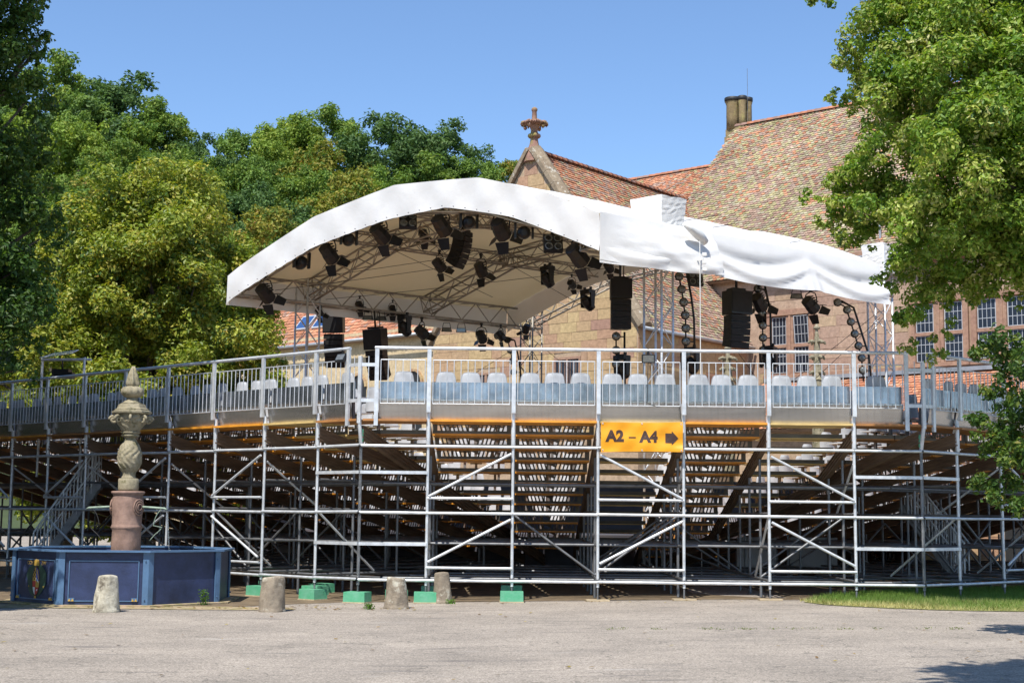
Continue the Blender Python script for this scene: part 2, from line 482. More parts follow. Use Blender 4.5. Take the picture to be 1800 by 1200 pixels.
# ------------------------------------------------------------------ ground
def build_ground():
    xs = [-900, -300, -120, -60, -30, -15, -8] + [-6+0.5*i for i in range(33)] + [13, 16, 22, 40, 80, 160, 300, 900]
    ys = [-300, -60, -20, 0, 10, 20, 30, 40, 60, 90, 150, 300, 1500]
    vs = [(x, y, gz(x)) for y in ys for x in xs]
    n = len(xs)
    fs = [(j*n+i, j*n+i+1, (j+1)*n+i+1, (j+1)*n+i) for j in range(len(ys)-1) for i in range(n-1)]
    mb = MB(); mb.add(vs, fs, True)
    tag(mb.obj('ground', M['asphalt'], None, (0,0,0)), 'worn pale grey asphalt yard in front of the grandstand', 'ground', kind='structure')
    # soil under the stand and strip by the fountain
    def sheet(name, outline, dz, mat, label, cat, res=None):
        mb = MB(); mb.poly([(x, y, gz(x)+dz) for x, y in outline])
        me = mb
        o = me.obj(name, mat, None, (0, 0, 0))
        bm = bmesh.new(); bm.from_mesh(o.data)
        bmesh.ops.triangulate(bm, faces=bm.faces[:])
        for _ in range(3): bmesh.ops.subdivide_edges(bm, edges=[e for e in bm.edges if e.calc_length() > 1.2], cuts=1)
        bmesh.ops.triangulate(bm, faces=bm.faces[:])
        for v in bm.verts: v.co.z = gz(v.co.x)+dz
        bm.to_mesh(o.data); bm.free()
        return tag(o, label, cat, kind='structure')
    rr = random.Random(3)
    edge = [(-16, 23.2)] + [(x, 23.0 + rr.uniform(-.08, .08) + max(0, min(2.2, (x+5.2)*0.9))) for x in [-14+0.4*i for i in range(31)]]
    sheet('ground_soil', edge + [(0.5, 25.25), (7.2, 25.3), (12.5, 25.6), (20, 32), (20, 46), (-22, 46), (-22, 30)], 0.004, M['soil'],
          'brown leaf littered soil under the grandstand, coloured darker for its shade', 'soil')
    sheet('path_edge', [(-12, 22.92)] + [(x, 22.78+rr.uniform(-.06, .06)) for x in [-11+0.4*i for i in range(19)]] + [(-3.4, 23.1), (-3.6, 23.5), (-12, 23.6)], 0.008, M['verge'],
          'dusty pinkish strip of paving along the fountain foot', 'paving')
build_ground()

def build_lawn():
    tip = at(1412, 1058, 24.2)
    front = [(1412,1058),(1450,1063),(1500,1066),(1560,1069),(1640,1072),(1720,1074),(1810,1075),(1900,1076)]
    back = [(1900,1034),(1800,1036),(1720,1038),(1640,1040),(1560,1043),(1500,1047),(1450,1052)]
    def gp(px, py):
        # intersect with ground z
        d = CAM_ROT @ Vector((px-900.0, 600.0-py, -2500.0))
        z0 = 0.03
        k = (z0-CAM_LOC.z)/d.z
        return CAM_LOC + d*k
    f = [gp(*p) for p in front]; b = [gp(*p) for p in back]
    outline = f + b
    mb = MB(); mb.poly([(v.x, v.y, gz(v.x)+0.009) for v in outline])
    o = mb.obj('lawn', M['lawn'], None, (0, 0, 0))
    tag(o, 'tongue of short green lawn at the foot of the scaffold', 'lawn', kind='structure')
    P = np.array([(v.x, v.y) for v in outline])
    def inside(q):
        x, y = q[:,0], q[:,1]; c = np.zeros(len(q), bool)
        j = len(P)-1
        for i in range(len(P)):
            xi, yi, xj, yj = P[i,0], P[i,1], P[j,0], P[j,1]
            hit = ((yi > y) != (yj > y)) & (x < (xj-xi)*(y-yi)/(yj-yi+1e-9)+xi)
            c ^= hit; j = i
        return c
    n = 85000
    q = np.column_stack([RNG.uniform(P[:,0].min()-.1, P[:,0].max(), n), RNG.uniform(P[:,1].min()-.1, P[:,1].max(), n)])
    q = q[inside(q + RNG.normal(0, .05, (n, 2)))]
    n = len(q)
    dist_front = np.zeros(n)
    fx = np.array([v.x for v in f]); fy = np.array([v.y for v in f])
    dist_front = q[:,1] - np.interp(q[:,0], fx, fy)
    h = RNG.uniform(0.04, 0.10, n)*np.clip(0.6+dist_front*0.5, .5, 1.3)
    ang = RNG.uniform(0, 2*np.pi, n); lean = RNG.normal(0, .035, (n, 2))
    w = 0.006
    base = np.column_stack([q, np.array([gz(x) for x in q[:,0]])+0.015])
    dx = np.column_stack([np.cos(ang)*w, np.sin(ang)*w, np.zeros(n)])
    tipv = base + np.column_stack([lean, h])
    verts = np.stack([base-dx, base+dx, tipv], 1).reshape(-1, 3)
    dry = np.clip(0.85-dist_front*0.5 + RNG.normal(0, .25, n) + 0.45*np.sin(q[:,0]*1.7+1)*np.sin(q[:,1]*2.1), 0, 1)[:,None]
    colr = (1-dry)*np.array([0.15, 0.25, 0.045]) + dry*np.array([0.50, 0.45, 0.20])
    colr = colr*RNG.uniform(.7, 1.25, (n, 1))
    me = np_mesh('grass', verts, np.arange(3*n), np.full(n, 3), M['grass'], np.repeat(colr, 3, 0))
    o2 = link(bpy.data.objects.new('grass', me))
    tag(o2, 'short green and straw coloured grass of the lawn edge', 'grass', kind='stuff')
build_lawn()
# ------------------------------------------------------------------ grandstand on scaffolding
ROW_T, ROW_R, NROW, DECK = 0.75, 0.20, 14, 3.10
MIT = math.tan(R(20.3))
Z_BASE, Z_LOW, Z_MID, Z_MID2, Z_UP = 0.31, 0.53, 1.47, 1.73, 2.63
CLx, CRx, FY = -2.63, 7.20, 25.0
UP = Vector((0, 0, 1))

def seat_meshes():
    # shell seat: local x across, +y towards the stage, origin on the tread
    nx, back = 9, []
    rows = [(0.00, 0.43, 0.17), (0.02, 0.52, 0.185), (0.03, 0.62, 0.185), (0.035, 0.72, 0.172), (0.03, 0.80, 0.157), (0.025, 0.845, 0.138), (0.025, 0.865, 0.11)]
    mb = MB(); vs = []
    for k in (0, 1):
        for (y, z, hw) in rows:
            for i in range(nx):
                t = -1 + 2*i/(nx-1)
                vs.append((t*hw, y - 0.05*(1-t*t) + (0.012 if k else 0), z))
    m = len(rows); fs = []
    for k in (0, 1):
        for j in range(m-1):
            for i in range(nx-1):
                a = k*m*nx + j*nx + i
                q = (a, a+1, a+nx+1, a+nx)
                fs.append(q if k == 0 else tuple(reversed(q)))
    mb.add(vs, fs, True)
    pan = [(-0.17,-0.0,.43),(0.17,-0.0,.43),(0.20,.2,.42),(0.19,.38,.44),(-0.19,.38,.44),(-0.20,.2,.42)]
    mb.prism([(p[0], p[1]) for p in pan], .405, .43, lambda x, y, h: (x, y, h))
    seat = mb.mesh('seat_shell', M['seat'])
    r = MB()
    pts = []
    for (y, z, hw) in rows: pts.append((hw+.004, y+.006, z))
    top = [(hw*t, rows[-1][0]-.05*(1-t*t)+.006, rows[-1][1]+.004) for t in (.7, .35, 0, -.35, -.7)]
    hw = rows[-1][2]
    left = [(-p[0], p[1], p[2]) for p in reversed(pts)]
    r.tube(pts + top + left, 0.009, 5)
    rim = r.mesh('seat_rim', M['seatrim'])
    l = MB(); l.beam((0, .16, 0), (0, .16, .41), .05, .05); l.beam((-.12, .16, .395), (.12, .16, .395), .05, .03)
    leg = l.mesh('seat_leg', M['galv_dull_shaded'])
    return seat, rim, leg
SEAT, SEATRIM, SEATLEG = seat_meshes()

RISER = {}
def riser_mesh(w):
    """steel riser plate with slanting slots, a triangular window in the middle; x across 0..w, z from 0 to 0.17"""
    k = round(w, 2)
    if k in RISER: return RISER[k]
    mb = MB(); H = 0.172; T = 0.004
    z0, z1 = 0.05, 0.15
    def slab(poly): mb.prism(poly, 0, T, lambda x, y, h: (x, h, y))
    slab([(0,0),(w,0),(w,z0),(0,z0)]); slab([(0,z1),(w,z1),(w,H),(0,H)])
    mb.box((w/2, -0.012, 0.018), (w, 0.03, 0.036))
    per, bw, sl = 0.0775, 0.032, 0.03
    cx = w/2
    m = max(1, int((cx-0.10)/per))
    for side in (-1, 1):
        for i in range(m):
            a = cx + side*(0.085 + i*per)
            x0, x1 = (a, a+bw*side)
            x0, x1 = min(x0, x1), max(x0, x1)
            s = side*sl/2
            slab([(x0-s, z0), (x1-s, z0), (x1+s, z1), (x0+s, z1)])
        xe = cx + side*(0.085+m*per)
        a, b = sorted((xe, 0 if side < 0 else w))
        if b-a > 0.02: slab([(a, z0), (b, z0), (b, z1), (a, z1)])
    slab([(cx-0.055, z1), (cx+0.09, z0+0.03), (cx+0.09, z1)])
    slab([(cx-0.085, z0), (cx-0.055, z0), (cx-0.055, z1), (cx-0.085, z1)])
    RISER[k] = mb.mesh('slotted_riser', M['riser'])
    return RISER[k]

def stringer_mesh(p0, p1, mat):
    mb = MB()
    d = (p1-p0).normalized()
    mb.beam(p0, p1, 0.05, 0.20)
    side = d.cross(UP).normalized(); up = side.cross(d).normalized()
    for off in (-0.10, -0.035, 0.03, 0.10):
        mb.beam(p0+up*off, p1+up*off, 0.085, 0.022)
    return mb

def railing_panel(parent, A, B, zt0, zb0):
    """frame of thin bars with upright balusters between two points of the stand's edge"""
    A, B = Vector(A), Vector(B)
    L = (B-A).length; u = (B-A)/L
    rp = link(bpy.data.objects.new('railing_panel', None), parent, Matrix.Translation(A+UP*zb0))
    P = lambda d, z: A + u*d + UP*z
    tube_part('railing_bar', rp, P(0, zt0), P(L, zt0), 0.009, 'galv', 6)
    tube_part('railing_bar', rp, P(0, zb0), P(L, zb0), 0.009, 'galv', 6)
    n = max(2, round(L/0.122))
    for i in range(n+1):
        d = L*i/n
        tube_part('baluster', rp, P(d, zb0), P(d, zt0), 0.0085, 'galv', 6)
    return rp

def build_section(A, u, posts, L, mit0, mit1, ply, aisle, braces, label, opened, nrows=NROW, seatmax=300, deepfrom=None, group=None):
    A = Vector((A[0], A[1], 0)); u = Vector((u[0], u[1], 0)).normalized()
    n = Vector((-u.y, u.x, 0))
    if n.y < 0: n = -n
    P = lambda d, o, z: A + u*d + n*o + UP*z
    G = lambda d, o: gz((A+u*d+n*o).x)
    mid = P((posts[0]+posts[-1])/2, 0, 0)
    root = empty('grandstand', (mid.x, mid.y, gz(mid.x)), label, 'grandstand', group)
    rx = Matrix((( u.x, n.x, 0, 0), (u.y, n.y, 0, 0), (0, 0, 1, 0), (0, 0, 0, 1)))
    lo = lambda o: o*MIT if mit0 else -1e9
    hi = lambda o: L - o*MIT if mit1 else 1e9
    nb = len(posts)-1
    seats = 0
    # ---- treads, risers, seats
    for i in range(nrows):
        o0, o1 = i*ROW_T, (i+1)*ROW_T
        zt = DECK - i*ROW_R
        for j in range(nb):
            d0, d1 = posts[j]+0.03, posts[j+1]-0.03
            a0, b0 = max(d0, lo(o0)), min(d1, hi(o0))
            a1, b1 = max(d0, lo(o1)), min(d1, hi(o1))
            if b0-a0 < 0.12: continue
            if b1-a1 < 0.05: a1 = b1 = (a1+b1)/2
            key = ply[j]
            oo = o0-0.03 if i else o0-0.10
            if abs(a0-a1) < 1e-6 and abs(b0-b1) < 1e-6:
                bar_part('tread', root, P((a0+b0)/2, oo, zt-0.018), P((a0+b0)/2, o1, zt-0.018), b0-a0, 0.036, key)
            else:
                mb = MB()
                pl = [(a0, oo), (b0, oo), (b1, o1), (a1, o1)]
                mb.prism(pl, zt-0.036, zt, lambda x, y, h: P(x, y, h))
                mb.obj('tread', M[key], root)
            # riser at the inner end of this row
            w = b1-a1
            if w > 0.25 and i < nrows-1:
                if j in aisle or (j, i) in opened:
                    bar_part('riser_beam', root, P(a1, o1-0.01, zt-ROW_R+0.02), P(b1, o1-0.01, zt-ROW_R+0.02), 0.05, 0.07, 'riser')
                else:
                    inst('riser_plate', riser_mesh(w), root, Matrix.Translation(P(a1, o1-0.006, zt-ROW_R+0.002)) @ rx)
            # seats
            if j in aisle and i > 0: continue
            w0, w1 = max(a0, a1)+0.05, min(b0, b1)-0.05
            k = int((w1-w0)/0.44+0.02)
            for s in range(k):
                if seats >= seatmax: break
                d = w0 + (w1-w0)*(s+0.5)/k + random.uniform(-.03, .03)
                mm = Matrix.Translation(P(d, o0+0.30, zt)) @ rx @ Matrix.Rotation(random.uniform(-.09, .09), 4, 'Z') @ Matrix.Rotation(random.uniform(-.05, .05), 4, 'X')
                so = inst('seat', SEAT, root, mm)
                if i < 2: inst('seat_rim', SEATRIM, so, mm)
                inst('seat_leg', SEATLEG, so, mm)
                seats += 1
    # ---- rear edge: fascia, toe board, posts, rails
    for j in range(nb):
        d0, d1 = posts[j]+0.035, posts[j+1]-0.035
        if mit0 and j == 0: d0 += 0.26
        if mit1 and j == nb-1: d1 -= 0.26
        # leaning aluminium fascia
        mb = MB()
        q = [P(d0, 0.05, DECK+.002), P(d1, 0.05, DECK+.002), P(d1, -0.01, DECK+.33), P(d0, -0.01, DECK+.33)]
        q2 = [v + n*0.006 for v in q]
        mb.add(q+q2, [(0,1,2,3),(7,6,5,4),(0,4,5,1),(1,5,6,2),(2,6,7,3),(3,7,4,0)])
        mb.obj('fascia_panel', M['alu'], root)
        bar_part('fascia_lip', root, P(d0, 0.02, DECK+.345), P(d1, 0.02, DECK+.345), 0.07, 0.022, 'alu')
        bar_part('toe_board', root, P(d0, 0.10, DECK+.52), P(d1, 0.10, DECK+.52), 0.03, 0.30, 'alu_sheet')
    zr = 4.35
    rail_ds = []
    for j, d in enumerate(posts):
        corner = (mit0 and j == 0) or (mit1 and j == nb)
        g = G(d, 0)
        tube_part('base_jack', root, P(d, 0, g+0.005), P(d, 0, 0.36), 0.017, 'galv_dull_shaded')
        bar_part('base_plate', root, P(d, 0, g+0.002), P(d, 0, g+0.014), 0.15, 0.15, 'galv_dull_shaded', n)
        tube_part('coupler', root, P(d, 0, 0.33), P(d, 0, 0.37), 0.045, 'galv_dull_shaded')
        tube_part('scaffold_post', root, P(d, 0, 0.22), P(d, 0, 2.72), 0.0275, 'galv')
        for zz in (Z_BASE, Z_MID, Z_UP):
            tube_part('coupler', root, P(d, 0, zz-0.012), P(d, 0, zz+0.012), 0.055, 'galv_dull_shaded')
        if corner: continue
        tube_part('head_post', root, P(d, -0.02, 2.66), P(d, -0.02, 3.24), 0.040, 'galv')
        tube_part('bracket', root, P(d, 0.06, 3.0), P(d, -0.07, 3.30), 0.018, 'galv')
        bar_part('rail_post', root, P(d, -0.10, 3.22), P(d, -0.10, zr-.01), 0.07, 0.045, 'galv', n)
        rail_ds.append(d)
    for d in ([posts[0]+0.26] if mit0 else []) + ([posts[-1]-0.26] if mit1 else []):
        bar_part('rail_post', root, P(d, -0.10, 2.98), P(d, -0.10, zr-.01), 0.07, 0.045, 'galv', n)
        rail_ds.append(d)
    rail_ds.sort()
    e0 = rail_ds[0]-(0.04); e1 = rail_ds[-1]+0.04
    tube_part('handrail', root, P(e0, -0.10, zr), P(e1, -0.10, zr), 0.030, 'galv', 10)
    for a, b in zip(rail_ds[:-1], rail_ds[1:]):
        railing_panel(root, P(a+0.07, -0.115, 0), P(b-0.07, -0.115, 0), 4.14, 3.37)
    # ---- scaffold ledgers and braces on the rear face
    for j in range(nb):
        d0, d1 = posts[j], posts[j+1]
        jog = random.uniform(-.015, .015)
        for zz in (Z_BASE, Z_MID, Z_UP):
            tube_part('ledger', root, P(d0, -0.03, zz+jog), P(d1, -0.03, zz), 0.026, 'galv')
        b = braces.get(j, '')
        if b:
            for zz in (Z_LOW, Z_MID2):
                tube_part('ledger', root, P(d0, -0.06, zz), P(d1, -0.06, zz), 0.024, 'galv')
            for part, zb, ztp in ((b[0], Z_LOW+.10, Z_MID-.10), (b[1], Z_MID2+.03, Z_UP-.12)):
                if part == '/': tube_part('diagonal_brace', root, P(d0+.03, -0.075, zb), P(d1-.03, -0.075, ztp), 0.024, 'galv')
                if part == '\\': tube_part('diagonal_brace', root, P(d0+.03, -0.075, ztp), P(d1-.03, -0.075, zb), 0.024, 'galv')
        if b == '==' or d1-d0 < 1.3:
            for zz in (0.93, 2.17):
                bar_part('ledger', root, P(d0, -0.03, zz), P(d1, -0.03, zz), 0.03, 0.055, 'galv')
    # ---- stringers down to the stage and inner scaffold
    for j, d in enumerate(posts):
        corner = (mit0 and j == 0) or (mit1 and j == nb)
        if corner: continue
        omax = nrows*ROW_T
        if mit0: omax = min(omax, d/MIT)
        if mit1: omax = min(omax, (L-d)/MIT)
        s0 = P(d, -0.02, DECK-0.22); s1 = P(d, omax, DECK-0.22-omax*ROW_R/ROW_T)
        stringer_mesh(s0, s1, M['stringer']).obj('stringer', M['stringer'], root)
        o = 1.5
        o = 0.9
        while o < omax-0.2:
            ztop = DECK-0.36-o*ROW_R/ROW_T
            if ztop < 0.3: break
            tube_part('scaffold_post', root, P(d, o, G(d, o)+.01), P(d, o, ztop), 0.026, 'galv_dull_shaded')
            o += 1.15 if o < 3 else 1.5
        om = min(omax, 9.0)
        for zz in (Z_BASE+.05, .93, Z_MID+.05, 2.05):
            oe = min(om, (DECK-0.3-zz)*ROW_T/ROW_R)
            if oe > 1.0: tube_part('ledger', root, P(d, 0, zz), P(d, oe, zz), 0.024, 'galv_dull_shaded')
        if omax > 2.5:
            tube_part('diagonal_brace', root, P(d, 0.05, Z_MID if j % 2 else 2.4), P(d, 1.45, 0.4 if j % 2 else 1.5), 0.022, 'galv')
    for o in (0.9, 2.05, 3.2, 4.7, 6.2, 7.7):
        for zz in (Z_BASE, .93, Z_MID, 2.0):
            if zz > DECK-0.4-o*ROW_R/ROW_T: continue
            a, b = max(posts[0], lo(o)), min(posts[-1], hi(o))
            if b-a > 0.6: tube_part('ledger', root, P(a, o-.03, zz), P(b, o-.03, zz), 0.024, 'galv_dull_shaded')
        for j in range(nb):
            a, b = posts[j], posts[j+1]
            if a < lo(o) or b > hi(o): continue
            if (j+int(o*2)) % 3 < 2:
                zt_ = min(Z_MID, DECK-0.5-o*ROW_R/ROW_T)
                if zt_ > 0.7:
                    s = 1 if (j % 2) else -1
                    q = ((a, 0.4), (b, zt_)) if s > 0 else ((b, 0.4), (a, zt_))
                    tube_part('diagonal_brace', root, P(q[0][0], o-.06, q[0][1]), P(q[1][0], o-.06, q[1][1]), 0.022, 'galv_dull_shaded')
    return root, P, n, u

cen_posts = [0, 1.18, 2.67, 4.16, 5.66, 7.15, 8.65, 9.83]
open_c = {(1, i) for i in range(3, 14)} | {(0, i) for i in range(14)} | {(5, i) for i in range(14)} | {(6, i) for i in range(14)}
centre, PC, nC, uC = build_section((CLx, FY), (1, 0), cen_posts, 9.83, True, True,
    ['ply_brown', 'ply_orange', 'ply_orange', 'ply_yellow', 'ply_orange', 'ply_yellow', 'ply_brown'], {3, 5},
    {1: '//', 3: '/\\', 5: '\\\\', 0: '', 6: ''},
    'middle straight section of the scaffold grandstand carrying the orange banner', open_c)
wl = (-math.cos(R(40.6)), math.sin(R(40.6)))
wr = (math.cos(R(40.6)), math.sin(R(40.6)))
wposts = [0.0, 1.12] + [1.12+1.478*k for k in range(1, 12)]
left, PL, nL, uL = build_section((CLx, FY), wl, wposts, 40, True, False,
    ['ply_brown', 'ply_yellow', 'ply_orange', 'ply_orange', 'ply_orange', 'ply_brown', 'ply_brown', 'ply_orange', 'ply_orange', 'ply_brown', 'ply_orange', 'ply_brown'], {7},
    {2: '/\\', 4: '\\\\', 1: '', 6: '/\\', 8: '//'},
    'wing of the scaffold grandstand behind the blue fountain, shaded by the tall tree', {(0, i) for i in range(14)})
rposts = [0.0, 1.12] + [1.12+1.478*k for k in range(1, 9)]
right, PR, nR, uR = build_section((CRx, FY), wr, rposts, 40, True, False,
    ['ply_brown', 'ply_brown', 'ply_orange', 'ply_brown', 'ply_orange', 'ply_brown', 'ply_brown', 'ply_orange', 'ply_brown'], {3},
    {2: '/\\', 4: '//'},
    'shaded wing of the scaffold grandstand above the lawn, beside the overhanging linden', {(0, i) for i in range(14)})

# corner frames between the railings and mitre stringers
for root, x, s, wdir in ((centre, CLx, 1, Vector((wl[0], wl[1], 0))), (centre, CRx, -1, Vector((wr[0], wr[1], 0)))):
    c = Vector((x, FY, 0))
    bis = Vector((MIT*s, 1, 0))
    stringer_mesh(c+UP*(DECK-.22), c+bis*(13*ROW_T)+UP*(DECK-.22-13*ROW_R), None).obj('stringer', M['stringer'], root)
    oc = c - bis.normalized()*0.10
    bar_part('rail_post', root, oc+UP*3.02, oc+UP*4.20, 0.065, 0.045, 'galv', bis.normalized())
    tube_part('head_post', root, c+UP*2.66, oc+UP*3.1, 0.035, 'galv')
    tube_part('green_collar', root, c+UP*2.70, c+UP*2.92, 0.042, 'green')
    e1 = c + Vector((0.26*s, -0.10, 0)); nw = Vector((wdir.y*s, -wdir.x*s, 0)); nw = nw if nw.y < 0 else -nw
    e2 = c + wdir*0.26 + nw*0.10
    for zz in (4.05, 3.42):
        bar_part('corner_link', root, e1+UP*zz, oc+UP*zz, 0.03, 0.06, 'galv')
        bar_part('corner_link', root, e2+UP*zz, oc+UP*zz, 0.03, 0.06, 'galv')
    m1, m2 = (e1+oc)/2, (e2+oc)/2
    for m_ in (m1, m2): tube_part('baluster', root, m_+UP*3.42, m_+UP*4.2, 0.0085, 'galv', 6)

# ---- green base blocks and timber sole boards under the jacks (each a thing)
blk = MB()
blk.prism([(-.20,-.16),(.20,-.16),(.20,.16),(-.20,.16)], 0.02, 0.19, lambda x, y, h: (x*(1-(h-.02)*.12), y*(1-(h-.02)*.12), h))
BLOCK = blk.mesh('base_block', M['green'])
blkp = MB().box((0,0,.01), (.42,.34,.02)); BLOCKPAD = blkp.mesh('timber_pad', M['wood'])
spots = []
names = []
def block(p, rz, label, grp='green blocks under the scaffold feet'):
    mm = Matrix.Translation((p[0], p[1], gz(p[0])+0.002)) @ Matrix.Rotation(rz, 4, 'Z')
    e = empty('base_block', (p[0], p[1], gz(p[0])+0.002), label, 'block', grp)
    inst('block_body', BLOCK, e, mm); inst('timber_pad', BLOCKPAD, e, mm)
q = PL(1.12, -0.03, 0); block(q, -.68, 'green block under the scaffold post just beyond the corner of the left wing')
block((CLx, FY-.03), -.3, 'green block under the corner post where left wing and middle section meet')
block((-1.45, FY-.05), .05, 'green block at a post foot, between the two stone bollards nearest the stand')
block((.04, FY-.03), .02, 'lone green block on asphalt under a post of the middle section')
block((-2.0, FY+.55), .1, 'green block half hidden behind the squat speckled bollard')
q = PL(2.6, -0.02, 0); block(q, -.6, 'green block beside the leaning grey bollard in front of the left wing')
block(PL(2.0, .8, 0), -.6, 'tall shaded green block deeper under the left wing')
for k, (d, o) in enumerate(((9.9, 0), (2.6, 1.5), (4.1, 1.5))):
    block(PL(d, o, 0), -.68, 'green block standing in shade beneath the left wing')
for k, (d, o) in enumerate(((1.18, 2.05), (2.67, 2.05))):
    block(PC(d, o, 0), 0, 'green block standing in shade beneath the middle section')
SOLE = MB().box((0,0,.014), (.40,.2,.028)).mesh('sole_board', M['wood'])
for x, lab in ((1.53, 'timber board under the post left of the orange banner'), (3.03, 'timber board under the post right of the orange banner'), (4.52, 'timber board under the post nearest the tip of the lawn')):
    o = inst('sole_board', SOLE, None, Matrix.Translation((x, FY, gz(x)+.003)) @ Matrix.Rotation(random.uniform(-.1, .1), 4, 'Z'))
    tag(o, lab, 'board', 'timber boards under the scaffold feet')

# ---- orange banner with lettering
def text_mesh(name, body, size, mat, ext=0.001, offset=0.0):
    cu = bpy.data.curves.new(name, 'FONT')
    cu.body = body; cu.size = size; cu.extrude = ext; cu.offset = offset
    cu.align_x = 'CENTER'; cu.align_y = 'CENTER'; cu.resolution_u = 4
    t = bpy.data.objects.new(name, cu)
    COL.objects.link(t)
    dg = bpy.context.evaluated_depsgraph_get(); dg.update()
    me = bpy.data.meshes.new_from_object(t.evaluated_get(dg))
    bpy.data.objects.remove(t); bpy.data.curves.remove(cu)
    me.materials.clear(); me.materials.append(mat)
    return me

def build_banner():
    x0, x1, zb, zt = 1.57, 3.00, 2.56, 3.085
    Y = FY-0.16
    root = empty('banner', ((x0+x1)/2, Y, zb), 'orange vinyl banner lettered A2 to A4 with a right pointing arrow', 'banner')
    nx, nz = 36, 14
    vs, fs = [], []
    def surf(s, t):
        sag = 0.018*math.sin(s*math.pi)*(1 if t > .5 else -1)*abs(2*t-1)
        y = Y + 0.009*math.sin(s*8+t*3) + 0.007*math.sin(t*9+s*5) + .006*math.sin(s*23-t*7) - 0.03*math.exp(-((s-.97)**2+(t-.08)**2)*60)
        return (x0+(x1-x0)*s, y, zb+(zt-zb)*t - sag*(0.7) + 0.012*(s-.5))
    for k in (0, 1):
        for j in range(nz+1):
            for i in range(nx+1):
                x, y, z = surf(i/nx, j/nz); vs.append((x, y+k*0.002, z))
    W1 = nx+1; S = W1*(nz+1)
    for j in range(nz):
        for i in range(nx):
            a = j*W1+i
            fs += [(a, a+1, a+W1+1, a+W1), (S+a+W1, S+a+W1+1, S+a+1, S+a)]
    mb = MB(); mb.add(vs, fs, True); mb.obj('vinyl_sheet', M['banner'], root)
    rot = Matrix.Rotation(math.pi/2, 4, 'X')
    def put(name, me, x, z, sx=1.0):
        # the print follows the waves of the sheet
        bm = bmesh.new(); bm.from_mesh(me)
        bmesh.ops.triangulate(bm, faces=bm.faces[:])
        for _ in range(2): bmesh.ops.subdivide_edges(bm, edges=[e for e in bm.edges if e.calc_length() > .03], cuts=1)
        for v in bm.verts:
            xx, zz = x+v.co.x*sx, z+v.co.y
            s_, t_ = (xx-x0)/(x1-x0), (zz-zb)/(zt-zb)
            v.co = Vector((xx-x, surf(s_, t_)[1]-Y-.003-v.co.z, zz-z))
        bmesh.ops.recalc_face_normals(bm, faces=bm.faces[:])
        bm.to_mesh(me); bm.free()
        inst(name, me, root, Matrix.Translation((x, Y, z)))
    zc = (zb+zt)/2 - .005
    put('lettering', text_mesh('lettering', 'A2', 0.262, M['print_dark'], offset=0.014), x0+.245, zc+.01, .98)
    put('lettering', text_mesh('lettering', 'A4', 0.262, M['print_dark'], offset=0.014), x0+.835, zc, .98)
    d = MB(); d.box((0,0,0), (.125,.022,.002)); put('dash', d.mesh('dash', M['print_dark']), x0+.545, zc-.005)
    a = MB(); a.prism([(-.11,-.085),(0.0,-.085),(0,-.125),(.115,0),(0,.125),(0,.085),(-.11,.085)], 0, .002, lambda x, y, h: (x, y, h))
    put('arrow', a.mesh('arrow', M['print_dark']), x0+1.235, zc-.01)
    for (x, z) in ((x0+.03, zt-.03), (x1-.03, zt-.03), (x0+.03, zb+.03), (x1-.03, zb+.03), ((x0+x1)/2, zt-.03), ((x0+x1)/2, zb+.03)):
        yy = surf((x-x0)/(x1-x0), (z-zb)/(zt-zb))[1]
        mb = MB(); mb.tube([(x+.012*math.cos(a), yy-.004, z+.012*math.sin(a)) for a in [2*math.pi*i/10 for i in range(11)]], .004, 5); mb.obj('eyelet', M['galv'], root)
    for (x, z) in ((x0, zt), (x1, zt), (x0, zb), (x1, zb)):
        tube_part('tie', root, (x, Y, z), (x+(-.035 if x == x0 else .035), FY-.03, z+.01), 0.004, 'rubber', 5)
build_banner()

# ---- floodlights clamped to the handrail
def floodlight(p, yaw, label, tilt=-20):
    e = empty('floodlight', p, label, 'floodlight', 'floodlights clamped to the handrail')
    T = Matrix.Translation(Vector(p)) @ Matrix.Rotation(yaw, 4, 'Z')
    tube_part('clamp', e, T @ Vector((0, 0, .05)), T @ Vector((0, 0, -.06)), .022, 'black')
    tube_part('yoke', e, T @ Vector((-.12, -.03, -.13)), T @ Vector((.12, -.03, -.13)), .008, 'black')
    tl = T @ Matrix.Translation((0, -.05, -.13)) @ Matrix.Rotation(R(tilt), 4, 'X')
    mb = MB(); mb.box((0, .02, 0), (.23, .06, .15)); mb.box((0, .055, 0), (.18, .03, .11))
    inst('lamp_housing', mb.mesh('flood_housing', M['black']), e, tl)
    mb = MB(); mb.box((0, -.012, 0), (.19, .004, .115))
    inst('lamp_glass', mb.mesh('flood_glass', M['lens']), e, tl)
floodlight((2.40, FY-.10, 4.33), 0, 'small black floodlight hanging from the handrail above the banner', 8)
q = PL(.42, -.10, 4.33); floodlight((q.x, q.y, q.z), -.7, 'black floodlight on the handrail end at the open corner of the stand', -30)
# cable loop from the floodlight
mb = MB(); mb.tube([(2.40, FY-.13, 4.2), (2.39, FY-.13, 3.9), (2.38, FY-.13, 3.42), (2.55, FY-.12, 3.36), (2.75, FY-.11, 3.39), (2.95, FY-.10, 3.36), (3.0, FY-.08, 3.0)], .006, 5)
tag(mb.obj('cable', M['rubber']), 'thin black cable running down the railing from the small floodlight', 'cable')
